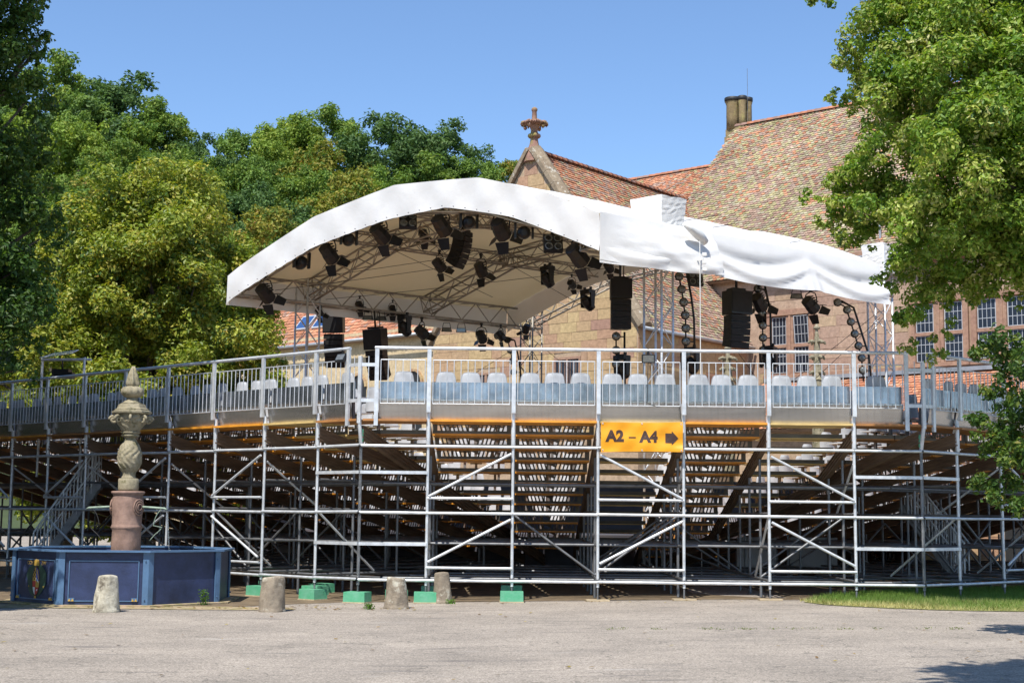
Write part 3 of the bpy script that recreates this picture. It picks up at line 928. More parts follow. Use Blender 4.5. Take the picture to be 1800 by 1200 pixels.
# ------------------------------------------------------------------ fountain
def build_fountain():
    FX, FYc = -6.68, 25.0
    g = gz(FX)
    RO, H = 1.88, 0.90
    root = empty('fountain', (FX, FYc, g), 'octagonal blue painted fountain with carved stone column in front of the stand', 'fountain')
    A8 = [R(-18.5+45*k) for k in range(8)]            # vertex angles, 0 = towards the camera, + = right
    V = lambda a, r, z: Vector((FX + r*math.sin(a), FYc - r*math.cos(a), g+z))
    basin = link(bpy.data.objects.new('basin', None), root, Matrix.Translation((FX, FYc, g)))
    # basin wall
    mb = MB()
    ro, ri = RO-0.045, RO-0.12
    for k in range(8):
        a, b = A8[k], A8[(k+1) % 8]
        q = [V(a, ro, 0), V(b, ro, 0), V(b, ro, H-.03), V(a, ro, H-.03), V(a, ri, 0), V(b, ri, 0), V(b, ri, H-.03), V(a, ri, H-.03)]
        mb.add(q, [(0,1,2,3),(7,6,5,4),(3,2,6,7)])
    mb.obj('basin_wall', M['navy'], basin)
    mb = MB()
    for k in range(8):
        a, b = A8[k], A8[(k+1) % 8]
        q = [V(a, RO+.06, H-.03), V(b, RO+.06, H-.03), V(b, RO+.06, H), V(a, RO+.06, H), V(a, ri-.02, H-.03), V(b, ri-.02, H-.03), V(b, ri-.02, H), V(a, ri-.02, H)]
        mb.add(q, [(0,1,2,3),(7,6,5,4),(3,2,6,7),(0,4,5,1)])
    mb.obj('basin_rim', M['lightblue'], basin)
    mb = MB(); mb.poly([V(a, ri+.01, H-.10) for a in A8]); mb.obj('water_surface', M['water'], root)
    # plinth
    mb = MB(); mb.poly([V(a, RO+.16, 0.012) for a in A8])
    mb.prism([((RO+.16)*math.sin(a), -(RO+.16)*math.cos(a)) for a in A8], -0.05, 0.03, lambda x, y, h: (FX+x, FYc+y, g+h)); mb.obj('plinth', M['verge'], root)
    for k in range(8):
        a = A8[k]
        outw = Vector((math.sin(a), -math.cos(a), 0)); side = Vector((math.cos(a), math.sin(a), 0))
        # pilaster: two leaves, one on each adjoining face
        mb = MB()
        for s in (-1, 1):
            b = A8[(k+s) % 8]
            e = (V(b, ro, 0)-V(a, ro, 0)).normalized()
            p0 = V(a, ro+.012, 0.03)
            nrm = Vector((e.y, -e.x, 0)); nrm = nrm if nrm.dot(outw) > 0 else -nrm
            q = [p0, p0+e*0.085, p0+e*0.085+UP*(H-.062), p0+UP*(H-.062)]
            q2 = [v+nrm*0.022 for v in q]
            q2[0] = p0+outw*0.024; q2[3] = q2[0]+UP*(H-.062)
            f = [(0,1,2,3),(7,6,5,4),(0,4,5,1),(1,5,6,2),(2,6,7,3),(3,7,4,0)]
            mb.add(q+q2, f)
        po = mb.obj('pilaster', M['lightblue'], basin)
        for zz in (.12, .74):
            e = (V(A8[(k-1) % 8], ro, 0)-V(a, ro, 0)).normalized()
            c = V(a, ro+.012, zz)+e*.045
            nrm = Vector((e.y, -e.x, 0)); nrm = nrm if nrm.dot(outw) > 0 else -nrm
            tube_part('bolt', po, c, c+nrm*0.045, 0.012, 'lightblue')
    for k in range(8):
        a, b = A8[k], A8[(k+1) % 8]
        p0, p1 = V(a, ro, 0), V(b, ro, 0)
        e = (p1-p0).normalized(); L = (p1-p0).length
        nrm = Vector((e.y, -e.x, 0)); mid = (p0+p1)/2 - Vector((FX, FYc, 0))
        if nrm.dot(mid) < 0: nrm = -nrm
        if nrm.y > 0.35 or k == 1: 
            if k != 1: continue
        Q = lambda s, z, o=0.006: p0 + e*s + UP*(z) + nrm*o
        if k in (7, 0):
            pn = link(bpy.data.objects.new('panel', None), basin, Matrix.Translation(p0))
            x0, x1, z0, z1 = .15, L-.15, .09, .73
            for s, t in (((x0, z0), (x1, z0)), ((x0, z1), (x1, z1)), ((x0, z0), (x0, z1)), ((x1, z0), (x1, z1))):
                bar_part('moulding', pn, Q(*s), Q(*t), 0.016, 0.018, 'lightblue', nrm)
            for xc in (x0+.05, x1-.05):
                mb = MB()
                c = Q(xc, z0+.012, .012)
                mb.beam(c-e*.05+UP*.012, c+e*.05+UP*.012, .012, .05, UP)
                mb.obj('fitting', M['lightblue'], pn)
                for dx in (-.025, .025):
                    mb = MB(); mb.prism([(dx-.022, -.018), (dx+.022, -.018), (dx, .024)], .0, .014, lambda x, y, h: c+e*x+UP*(y+.004)+nrm*(.012+h))
                    mb.obj('fitting', M['gold'], pn)
            if k == 7:   # coat of arms
                cx, cz = L/2+.02, .40
                F = lambda x, y, h: Q(cx+x, cz+y, .008+h)
                cr = link(bpy.data.objects.new('coat_of_arms', None), basin, Matrix.Translation(Q(cx, cz)))
                def pl(name, poly, h0, h1, mat):
                    m_ = MB(); m_.prism(poly, h0, h1, F); return m_.obj(name, M[mat], cr)
                ell = lambda rx, ry, dx=0, dy=0, n=28: [(dx+rx*math.cos(2*math.pi*i/n), dy+ry*math.sin(2*math.pi*i/n)) for i in range(n)]
                pl('green_drape', [(x*(1+.12*math.sin(7*i)), y) for i, (x, y) in enumerate(ell(.29, .27, 0, 0))], 0, .002, 'darkgreen_paint')
                pl('shield_border', ell(.115, .245, 0, -.02), .002, .006, 'print_dark')
                # quartered oval field made of patches
                def patch(x0, x1, y0, y1, mat):
                    pts = []
                    rx, ry = .098, .222
                    def clampx(x, y):
                        lim = rx*math.sqrt(max(0, 1-(y/ry)**2)); return max(-lim, min(lim, x))
                    ys_ = [y0+(y1-y0)*i/6 for i in range(7)]
                    pts = [(clampx(x0, y), y-.02) for y in ys_] + [(clampx(x1, y), y-.02) for y in reversed(ys_)]
                    pl('shield_field', pts, .006, .009, mat)
                patch(-.1, 0, 0.0, .22, 'gold'); patch(0, .1, .0, .22, 'midblue_paint')
                patch(-.1, 0, -.10, 0.0, 'red_paint'); patch(0, .1, -.10, 0.0, 'gold')
                patch(-.1, -.02, -.22, -.10, 'white_paint'); patch(-.02, .1, -.22, -.10, 'red_paint')
                for i in range(5):
                    for j in range(3):
                        if (i+j) % 2: pl('shield_check', [(-.085+j*.028, .02+i*.034-.02), (-.06+j*.028, .02+i*.034-.02), (-.06+j*.028, .052+i*.034-.02), (-.085+j*.028, .052+i*.034-.02)], .009, .011, 'print_dark')
                pl('shield_band', [(.02, .15), (.035, .17), (.09, .03), (.08, 0)], .009, .011, 'gold')
                pl('shield_flag', [(.02, .03), (.07, -.01), (.085, -.05), (.05, -.03)], .009, .011, 'white_paint')
                pl('shield_swan', [(.02, -.17), (.05, -.18), (.06, -.15), (.045, -.155), (.03, -.15)], .009, .011, 'white_paint')
                crown = [(-.07, .23), (.07, .23), (.075, .29), (.05, .33), (.02, .315), (0, .345), (-.02, .315), (-.05, .33), (-.075, .29)]
                pl('crown', crown, .004, .012, 'gold')
                pl('tassel', [(-.03, -.30), (.03, -.30), (.02, -.26), (-.02, -.26)], .004, .010, 'gold')
                rotm = Matrix(((e.x, 0, nrm.x, 0), (e.y, 0, nrm.y, 0), (0, 1, 0, 0), (0, 0, 0, 1)))
                if rotm.determinant() < 0: rotm = rotm
                for body, x, y, s in (('CCH', -.20, .27, .085), ('ZW', .21, .27, .085), ('A', -.22, -.11, .05), ('M', .23, -.11, .05)):
                    me = text_mesh('lettering', body, s, M['gold'])
                    p = F(x, y, .004)
                    inst('lettering', me, cr, Matrix.Translation(p) @ rotm)
    # column
    Z0 = g
    def lat(name, prof, mat, n=28, wob=None):
        mb = MB(); mb.lathe([(r, z+Z0) for r, z in prof], (FX, FYc, 0), n, True, wob); return mb.obj(name, M[mat], root)
    ped = lat('pedestal', [(.25, .5), (.25, .98), (.245, 1.20), (.26, 1.23), (.275, 1.255), (.26, 1.28), (.25, 1.31), (.255, 1.45), (.27, 1.65), (.265, 1.74), (.25, 1.80), (.255, 1.82), (.285, 1.84), (.285, 1.875), (.25, 1.88)], 'fountain_red')
    for ang in (-90, 60, 180):
        a = R(ang)
        c = Vector((FX+.255*math.sin(a), FYc-.255*math.cos(a), Z0+1.60))
        d = Vector((math.sin(a), -math.cos(a), 0))
        side = Vector((math.cos(a), math.sin(a), 0))
        for r_ in (.115, .08, .045):
            mb = MB(); mb.tube([c+d*(.012+(.115-r_)*.3)+side*r_*math.cos(t)+UP*r_*1.15*math.sin(t) for t in [2*math.pi*i/20 for i in range(21)]], .014, 6)
            mb.obj('boss_ring', M['fountain_red'], ped)
    lat('drum', [(.17, 1.88), (.175, 1.92), (.175, 2.09), (.16, 2.10)], 'fountain_grey')
    def fine(prof, k=5):
        out = []
        for (r0, z0), (r1, z1) in zip(prof[:-1], prof[1:]):
            out += [(r0+(r1-r0)*i/k, z0+(z1-z0)*i/k) for i in range(k)]
        return out+[prof[-1]]
    leafw = lambda a, z: 1+.10*abs(math.sin(5*a+2.2*math.sin((z-Z0)*16)))*(1 if 2.22 < z-Z0 < 2.72 else .15)-.04+.03*math.sin(17*a+(z-Z0)*60)
    lat('vase', fine([(.13, 2.10), (.11, 2.15), (.12, 2.21), (.165, 2.28), (.195, 2.36), (.205, 2.46), (.195, 2.56), (.16, 2.66), (.12, 2.74), (.095, 2.80), (.10, 2.82)]), 'fountain_grey', 72, leafw)
    lat('collar', [(.10, 2.82), (.15, 2.83), (.155, 2.855), (.13, 2.865), (.15, 2.88), (.17, 2.895), (.17, 2.91), (.14, 2.915)], 'fountain_grey')
    capw = lambda a, z: 1+.10*abs(math.sin(4*a+1.3*math.sin((z-Z0)*25)))-.05+.03*math.sin(19*a+z*50)
    cp = lat('capital', fine([(.14, 2.915), (.17, 2.96), (.21, 3.03), (.25, 3.10), (.26, 3.17), (.25, 3.22)]), 'fountain_grey', 72, capw)
    for k in range(8):
        a = R(45*k+12)
        d = Vector((math.sin(a), -math.cos(a), 0)); c = Vector((FX, FYc, Z0+3.12))+d*.30
        mb = MB()
        mb.tube([c+d*(.075*(1-t/11)*math.cos(t))+UP*(.075*(1-t/11)*math.sin(t)) for t in [i*.45 for i in range(22)]], .026, 6)
        mb.obj('volute', M['fountain_grey'], cp)
    mb = MB()
    mb.lathe([(.33, 3.22+Z0), (.35, 3.24+Z0), (.35, 3.27+Z0), (.30, 3.285+Z0), (.30, 3.31+Z0), (.26, 3.33+Z0), (.24, 3.39+Z0), (.21, 3.40+Z0)], (FX, FYc, 0), 8, False)
    mb.obj('abacus', M['fountain_grey'], root)
    lat('neck', [(.21, 3.40), (.15, 3.43), (.10, 3.48), (.095, 3.52)], 'fountain_grey')
    gad = lambda a, z: 1+.16*abs(math.sin(5*a))-.06
    lat('gadrooned_bulb', [(.09, 3.51), (.15, 3.54), (.185, 3.60), (.18, 3.66), (.14, 3.70), (.09, 3.715)], 'fountain_grey', 40, gad)
    fl = lambda a, z: 1+.24*math.sin(6*a+z*6)
    lat('flame_finial', [(.085, 3.70), (.115, 3.75), (.105, 3.80), (.09, 3.86), (.075, 3.92), (.05, 4.0), (.02, 4.07)], 'fountain_grey', 30, fl)
    # spouts with scroll brackets and water
    for ang, wet in ((75, True), (-100, False)):
        a = R(ang); d = Vector((math.sin(a), -math.cos(a), 0)); c = Vector((FX, FYc, Z0))
        mb = MB(); mb.tube([c+d*.24+UP*1.61, c+d*.45+UP*1.60, c+d*.72+UP*1.585, c+d*.76+UP*1.565], [.022, .02, .02, .018], 8)
        mb.obj('spout', M['verdigris'], root)
        pts = []
        for i in range(22):
            t = i/21
            pts.append(c+d*(.66-.26*math.sin(t*math.pi)**1.0 * (0.55 if t < .5 else -.15) - .42*max(0, t-.45)**1.2)+UP*(1.57-.55*t+.02*math.sin(t*9)))
        mb = MB(); mb.tube(pts, .008, 6); mb.obj('scroll_bracket', M['verdigris' if wet else 'rubber'], root)
        if wet:
            mb = MB(); mb.tube([c+d*(.75+.085*math.sqrt(t))+UP*(1.56-.76*t) for t in [i/10 for i in range(11)]], .0055, 6)
            mb.obj('water_jet', M['water'], root)
build_fountain()

# ------------------------------------------------------------------ stone bollards
def bollard(px, py, Y, h, rb, rt, mat, label, lean=0.0, seed=1):
    p = at(px, py, Y); x = p.x
    rr = random.Random(seed)
    ph = [rr.uniform(0, 6.28) for _ in range(6)]
    wob = lambda a, z: 1+.05*math.sin(2*a+ph[0]+z*4)+.035*math.sin(5*a+ph[1]-z*9)+.022*math.sin(9*a+ph[2]+z*17)-.09*max(0, math.sin(a*2+ph[4]))**6*(1 if z < .14 or z > h*.85 else .2)
    prof = [(rb*1.02, -.04), (rb*1.03, .03)] + [(rb+(rt-rb)*t, h*t) for t in (.08, .14, .2, .27, .34, .42, .5, .58, .66, .74, .82, .9, .96)] + [(rt*.97, h*.985), (rt*.88, h), (rt*.5, h*1.005), (.01, h*1.0)]
    mb = MB(); mb.lathe(prof, (0, 0, 0), 28, True, wob)
    mb.v = [(v[0]+lean*v[2], v[1], v[2]+.01*math.sin(v[0]*15+ph[3])*(1 if v[2] > h*.9 else 0)) for v in mb.v]
    mb.v = [(v[0]+x, v[1]+Y, v[2]+gz(x)) for v in mb.v]
    tag(mb.obj('stone_bollard', M[mat], None, (x, Y, gz(x))), label, 'bollard', 'stone bollards along the yard edge')
bollard(187, 1070, 22.1, .55, .195, .145, 'bollard_white', 'white lichened stone bollard in front of the blue fountain', 0, 1)
bollard(478, 1066, 22.6, .535, .205, .165, 'bollard', 'brown grey stone bollard between fountain and scaffold', .02, 2)
bollard(697, 1060, 23.5, .50, .19, .15, 'bollard', 'squat speckled stone bollard before the stand with a weed at its foot', -.02, 3)
bollard(779, 1058, 24.9, .52, .16, .125, 'bollard', 'darker leaning stone bollard standing among the scaffold posts', -.07, 4)
def weed(x, y, n, h, label, seed):
    rr = np.random.default_rng(seed)
    vs, cols = [], []
    for i in range(n):
        a = rr.uniform(0, 6.28); r = rr.uniform(0, .09); z = rr.uniform(0.0, h)
        c = np.array([x+r*math.cos(a), y+r*math.sin(a), gz(x)+.005+z])
        d1 = rr.normal(0, 1, 3); d1 /= np.linalg.norm(d1); d2 = np.cross(d1, rr.normal(0, 1, 3)); d2 /= np.linalg.norm(d2)
        s = rr.uniform(.012, .028)
        vs += [c-d1*s, c+d2*s*.5, c+d1*s, c-d2*s*.5]; cols += [np.array([.10, .2, .03])*rr.uniform(.6, 1.3)]*4
    me = np_mesh('weed', np.array(vs), np.arange(len(vs)), np.full(n, 4), M['leaf'], np.array(cols))
    tag(link(bpy.data.objects.new('weed', me)), label, 'weed')
weed(-2.25, 23.25, 160, .09, 'small green weed at the foot of the squat bollard', 1)
weed(-5.07, 23.9, 160, .26, 'tall green weed growing against the corner of the blue basin', 2)
weed(-1.0, 24.7, 90, .07, 'small weed beside the darker leaning bollard', 3)

# ------------------------------------------------------------------ stage: deck, towers, canopy
N_ = Vector((3.53, 34.0, 0)); R_ = Vector((10.24, 39.2, 0)); L_ = Vector((-6.07, 41.8, 0)); B_ = L_ + R_ - N_
SU = N_-L_                      # along the arch, left to right
SV = R_-N_                      # from front to back
sv = SV.normalized(); su = SU.normalized()
S = lambda t, o, z: L_ + SU*t + sv*o + UP*z          # o in metres behind the front tower line
DEP = SV.length
EAVE = 7.9

def truss_mesh(p0, p1, w, h, chord=.025, lace=.012, step=.55, side_hint=None, tri=False):
    p0, p1 = Vector(p0), Vector(p1)
    d = p1-p0; L = d.length; d = d/L
    ref = Vector(side_hint) if side_hint is not None else UP
    a = d.cross(ref)
    if a.length < 1e-3: a = d.cross(Vector((1, 0, 0)))
    a.normalize(); b = a.cross(d).normalized()
    cs = [(-1,-1),(1,-1),(1,1),(-1,1)]
    mb = MB(); lc = MB()
    C = lambda k, s: p0 + d*s + a*cs[k][0]*w/2 + b*cs[k][1]*h/2
    for k in range(4): mb.tube([C(k, 0), C(k, L)], chord, 6)
    n = max(2, int(round(L/step)))
    for k in range(4):
        k2 = (k+1) % 4
        for i in range(n):
            s0, s1 = L*i/n, L*(i+1)/n
            if (i+k) % 2: lc.tube([C(k, s0), C(k2, s1)], lace, 4, False)
            else: lc.tube([C(k2, s0), C(k, s1)], lace, 4, False)
        for s in (0.01, L-0.01): lc.tube([C(k, s), C(k2, s)], lace, 4, False)
    return mb, lc

def truss_part(name, parent, p0, p1, w, h, mat='truss', **kw):
    c, l = truss_mesh(p0, p1, w, h, **kw)
    o = c.obj(name, M[mat], parent)
    l.obj('lacing', M[mat], o)
    return o

def build_canopy():
    root = empty('stage_canopy', (2.0, 40.5, gz(2)), 'white arched stage roof on aluminium truss towers behind the grandstand', 'stage roof')
    g = 0.03
    # towers
    for c, top in ((N_, 9.0), (R_, 9.0), (L_, 8.3), (B_, 8.3)):
        t = truss_part('tower', root, c+UP*g, c+UP*top, .50, .50, 'truss' if c is B_ else 'galv', chord=.032, lace=.015, step=.5, side_hint=su)
        mb = MB(); mb.box((c.x, c.y, g+.06), (.9, .9, .1)); mb.obj('tower_base', M['galv_dull_shaded'], t)
    # eave trusses along the two low sides, ribs between them
    for t_ in (0.0, 1.0):
        truss_part('eave_truss', root, S(t_, -2.3, EAVE), S(t_, DEP+.3, EAVE), .45, .58, chord=.036, lace=.02, step=.55)
    nodes = [(0, EAVE+.05), (.27, 9.08), (.5, 9.42), (.73, 9.08), (1, EAVE+.05)]
    for o in (-2.12, 0.0, DEP/2, DEP):
        for (ta, za), (tb, zb) in zip(nodes[:-1], nodes[1:]):
            truss_part('rib', root, S(ta, o, za), S(tb, o, zb), .42 if o > -1 else .26, .46 if o > -1 else .3, chord=.030, lace=.016, step=.48)
        if o > -1:
            for tn, zn in nodes[1:4]:
                mb = MB()
                for k in range(7):
                    a = R(-60+20*k)
                    mb.beam(S(tn, o-.15, zn-.22)+su*.10*math.sin(a), S(tn, o-.15, zn+.2)+su*.30*math.sin(a), .015, .03)
                mb.obj('hinge_fins', M['truss'], root)
    for tn, zn in nodes[1:4]:
        for oa, ob in ((-2.2, 0), (0, DEP/2), (DEP/2, DEP)):
            truss_part('purlin', root, S(tn, oa+.2, zn), S(tn, ob-.2, zn), .30, .30, chord=.025, lace=.013, step=.4)
    # fabric skin
    O0, O1, T0, T1 = -2.5, DEP-.85, -.014, 1.045
    def pw(x, pts):
        for (a, za), (b, zb) in zip(pts[:-1], pts[1:]):
            if a <= x <= b+1e-9: return za+(zb-za)*(x-a)/(b-a) + .012*math.sin((x-a)/(b-a)*math.pi)
        return pts[-1][1]
    def zlow(t):
        return pw((t-T0)/(T1-T0), [(0, 7.40), (.06, 7.72), (.27, 8.62), (.48, 9.04), (.64, 9.10), (.80, 8.60), (1, 7.48)])
    def ztop(t):
        tt = (t-T0)/(T1-T0)
        return pw(tt, [(0, 8.18), (.06, 8.52), (.27, 9.47), (.50, 9.93), (.72, 9.72), (.88, 9.06), (1, 8.36)])
    nt_, no_ = 88, 40
    vs, fs = [], []
    for j in range(no_+1):
        o = O0+(O1-O0)*j/no_
        ribp = abs(math.sin(math.pi*(o-0)/(DEP/2)))       # fabric sags between the ribs
        for i in range(nt_+1):
            t = T0+(T1-T0)*i/nt_
            tt = i/nt_
            sag = .10*ribp*math.sin(math.pi*min(1, max(0, tt)))
            wr = .012*math.sin(i*1.9+j*.6)*math.sin(j*.8+i*.21)
            vs.append(S(t, o, ztop(t)-sag*(1 if o > 0 else .15)+wr))
    Wn = nt_+1
    fs = [(j*Wn+i, j*Wn+i+1, (j+1)*Wn+i+1, (j+1)*Wn+i) for j in range(no_) for i in range(nt_)]
    mb = MB(); mb.add(vs, fs, True); mb.obj('roof_skin', M['fabric'], root)
    mb = MB(); mb.add([v-UP*.05 for v in vs], fs, True); mb.obj('inner_lining', M['lining'], root)
    # front valance (hangs from the arch edge)
    mb = MB(); vs = []
    nz = 6
    for k in range(nz+1):
        for i in range(nt_+1):
            t = T0+(T1-T0)*i/nt_
            h = ztop(t)-zlow(t)
            d = k/nz
            vs.append(S(t, O0-.015-.03*math.sin(d*math.pi)*math.sin(i*.7)-.012*math.sin(i*2.1+d*4)*d, ztop(t)-h*d))
    mb.add(vs, [(k*Wn+i, k*Wn+i+1, (k+1)*Wn+i+1, (k+1)*Wn+i) for k in range(nz) for i in range(nt_)], True)
    mb.obj('front_valance', M['fabric'], root)
    for i in range(34):
        t = T0+(T1-T0)*(i+.5)/34
        p = S(t, O0-.05, zlow(t)+.045)
        mb = MB(); mb.tube([p, p-sv*.02], .014, 6); mb.obj('eyelet', M['galv_dull_shaded'], root)
    mb = MB(); vs = []
    for k in range(2):
        for i in range(nt_+1):
            t = T0+(T1-T0)*i/nt_
            vs.append(S(t, O1+.012, ztop(t)-.75*k))
    mb.add(vs, [(i, i+1, Wn+i+1, Wn+i) for i in range(nt_)], True)
    mb.obj('rear_valance', M['fabric'], root)
    # side valances; the one towards the towers N and R is gathered in swags
    no2, nz2 = 120, 14
    for t, sgn, swag in ((T0, -1, False), (T1, 1, True)):
        mb = MB(); vs = []
        for k in range(nz2+1):
            d = k/nz2
            for j in range(no2+1):
                o = O0+(O1-O0)*j/no2
                f = 0.0; dz = .84
                if swag:
                    # gather points every ~4 m, radiating folds
                    ph = ((o-.6) % 4.0)/4.0
                    cat = 4*ph*(1-ph)
                    f = 1.7*(-.11*math.exp(-((d-(.22+.30*cat))/.13)**2)*(.2+.8*cat) + .07*math.exp(-((d-(.42+.40*cat))/.12)**2)*(.3+.7*cat) - .05*math.exp(-((d-(.55+.36*cat))/.07)**2)*cat*(1-cat)*3 + .02*math.sin(ph*60)*math.exp(-(min(ph, 1-ph)/.10)**2)*d )
                    dz = .92 + .10*cat
                else:
                    f = .02*math.sin(j*.5)*d
                vs.append(S(t, o, (8.37 if swag else 8.19)-(dz+(.17 if swag else 0))*d) + su*sgn*(.004+(.34*d*min(1, (o-O0)/1.2) if swag else .05*d)+f*(d**.5)*min(1, (o-O0)/.8)))
        W2 = no2+1
        mb.add(vs, [(k*W2+j, k*W2+j+1, (k+1)*W2+j+1, (k+1)*W2+j) for k in range(nz2) for j in range(no2)], True)
        mb.obj('side_valance', M['fabric'], root)
    # tower head covers
    for c, ht, w in ((N_, .86, .48), (R_, .80, .34)):
        mb = MB(); n = 12
        vs = []
        for k in range(n+1):
            d = k/n
            z = 8.25+ht*d
            ww = w*(.86+.14*d) if k else w*.9
            for q in range(24):
                a = 2*math.pi*q/24
                m_ = max(abs(math.cos(a)), abs(math.sin(a)))
                rr = ww/m_*(1-.10*(1/m_-1)) + .006*math.sin(q*2.3+k*1.7) + .005*math.sin(q*5.1-k*2.9)
                vs.append(c + su*rr*math.cos(a) + sv*rr*math.sin(a)*.9 + UP*(z+.015*math.sin(q)))
        fs = [(k*24+q, k*24+(q+1) % 24, (k+1)*24+(q+1) % 24, (k+1)*24+q) for k in range(n) for q in range(24)]
        fs.append(tuple(n*24+q for q in range(24)))
        mb.add(vs, fs, False); mb.obj('tower_cover', M['fabric'], root)
    # wrapped corner sheet and sandbag-like bundle at the near tower
    mb = MB(); vs = []
    nn, mm = 30, 16
    for k in range(mm+1):
        d = k/mm
        for i in range(nn+1):
            s = i/nn
            p = S(T1, -2.5+3.6*s, 8.40-(1.12+.10*math.sin(s*math.pi))*d)
            f = .06*math.sin(7*d-5*s)*math.sin(s*math.pi) + .05*abs(math.sin(8*d+5*s))*s + .014*math.sin(27*s-19*d) + .014*math.sin(33*d+11*s)
            vs.append(p+su*(.012+(f*d**.5+.36*d+.05*math.sin(d*3))*min(1, s*2.6)))
    Wk = nn+1
    mb.add(vs, [(k*Wk+i, k*Wk+i+1, (k+1)*Wk+i+1, (k+1)*Wk+i) for k in range(mm) for i in range(nn)], True)
    mb.obj('corner_wrap', M['fabric'], root)
    c = S(T1, .35, 8.18)+su*.32-sv*.1
    mb = MB(); mb.tube([c-sv*.42+UP*.2, c-sv*.2+UP*.12, c+sv*.08, c+sv*.3-UP*.16], [.05, .10, .13, .09], 10)
    mb.obj('rolled_bundle', M['white_paint'], root)
    # plumb rope at the near tower
    p = S(T1, .2, 0)+su*.45
    tube_part('white_rope', root, p+UP*.1, p+UP*8.0, .012, 'white_paint', 6)
    mb = MB()
    for k in range(3): mb.box(p+UP*(7.3+.18*k)+su*.12, (.10, .10, .08))
    mb.beam(p+UP*7.5-su*.9, p+UP*7.56+su*.3, .03, .03); mb.obj('rope_brackets', M['white_paint'], root)
    return root
canopy = build_canopy()

def build_stage():
    root = empty('stage', (2.1, 40.5, .03), 'low dark skirted stage platform under the white roof', 'stage')
    pl = [S(.06, -1.5, 0), S(.94, -1.5, 0), S(.94, DEP-.6, 0), S(.06, DEP-.6, 0)]
    mb = MB(); mb.prism([(p.x, p.y) for p in pl], .92, 1.0, lambda x, y, h: (x, y, h)); mb.obj('deck', M['skirt'], root)
    for i in range(4):
        a, b = pl[i], pl[(i+1) % 4]
        nseg = max(2, int((b-a).length/1.6))
        for k in range(nseg):
            p, q = a+(b-a)*(k+.01)/nseg, a+(b-a)*(k+.99)/nseg
            bar_part('skirt_panel', root, p+UP*.48, q+UP*.48, .03, .88, 'skirt' if (k*7+i) % 9 else 'greypanel')
    # dark set walls round the back of the stage
    line = [S(-.55, 3.5, 0), S(.0, DEP-.2, 0), S(.55, DEP+.2, 0), S(1.0, DEP+.4, 0), S(1.25, DEP-3.5, 0)]
    for a, b in zip(line[:-1], line[1:]):
        nseg = max(2, int((b-a).length/1.9))
        for k in range(nseg):
            bar_part('set_wall', root, a+(b-a)*(k+.006)/nseg+UP*1.25, a+(b-a)*(k+.994)/nseg+UP*1.25, .08, 2.5, 'skirt')
build_stage()

# ------------------------------------------------------------------ lamps, loudspeakers
def meshes_fresnel():
    ho = MB()
    prof = [(.10, -.21), (.145, -.20), (.15, -.05), (.165, .0), (.165, .17), (.155, .20)]
    ho.lathe(prof, (0,0,0), 8, False, None, Matrix.Rotation(R(-90), 4, 'X') @ Matrix.Rotation(R(22.5), 4, 'Z'))
    for k in range(4): ho.box((0, -.13+.07*k, .165), (.2, .02, .03))
    doors = []
    for k in range(4):
        d = MB()
        w = .15 if k % 2 == 0 else .125
        d.prism([(-w, 0), (w, 0), (w*.72, .24), (-w*.72, .24)], 0, .006, lambda x, y, h: (x, y, h))
        # hinge at front rim (y = .2), tilted outwards; rotate round the barrel
        Mx = Matrix.Rotation(math.pi/2*k, 4, 'Y') @ Matrix.Translation((0, .2, .155)) @ Matrix.Rotation(R((38, 50, 30, 58)[k]), 4, 'X')
        d.v = [tuple(Mx @ Vector(v)) for v in d.v]
        doors.append(d.mesh('barn_door', M['black']))
    le = MB(); le.lathe([(.01, .175), (.08, .18), (.14, .165)], (0,0,0), 16, True, None, Matrix.Rotation(R(-90), 4, 'X'))
    yo = MB(); yo.tube([(-.19, 0, 0), (-.195, 0, .16), (-.14, 0, .28), (0, 0, .33), (.14, 0, .28), (.195, 0, .16), (.19, 0, 0)], .014, 6)
    yo.box((0, 0, .37), (.05, .05, .09)); yo.box((0, 0, .43), (.08, .07, .06))
    return ho.mesh('lamp_housing', M['black']), doors, le.mesh('lens', M['lens']), yo.mesh('yoke', M['black'])
FH, FD, FL, FYK = meshes_fresnel()
def meshes_mover():
    ba = MB(); ba.box((0,0,.30), (.36,.26,.12)); ba.box((0,0,.37), (.25,.06,.05)); ba.box((.12,0,.41), (.05,.06,.07)); ba.box((-.12,0,.41), (.05,.06,.07))
    yo = MB()
    for s in (-1, 1): yo.prism([(-.06,-.13),(.06,-.13),(.085,.26),(-.085,.26)], s*.165, s*.215, lambda x, y, h: (h, x, y))
    he = MB(); he.lathe([(.05,-.20),(.10,-.19),(.135,-.12),(.15,-.02),(.15,.10),(.125,.17),(.12,.22)], (0,0,0), 20, True, None, Matrix.Rotation(R(-90), 4, 'X'))
    le = MB(); le.lathe([(.01,.235),(.06,.235),(.105,.222)], (0,0,0), 16, True, None, Matrix.Rotation(R(-90), 4, 'X'))
    return ba.mesh('lamp_base', M['black']), yo.mesh('yoke', M['black']), he.mesh('lamp_head', M['black']), le.mesh('lens', M['lens'])
MBA, MYO, MHE, MLE = meshes_mover()
bl = MB(); bl.box((0,0,0), (.40,.12,.40)); bl.box((0,0,.24), (.06,.05,.16)); BLN = bl.mesh('lamp_housing', M['black'])
bl = MB(); bl.lathe([(.01,.055),(.06,.06),(.085,.075),(.09,.06)], (0,0,0), 16, True, None, Matrix.Rotation(R(90), 4, 'X')); BLE = bl.mesh('lens', M['lens'])

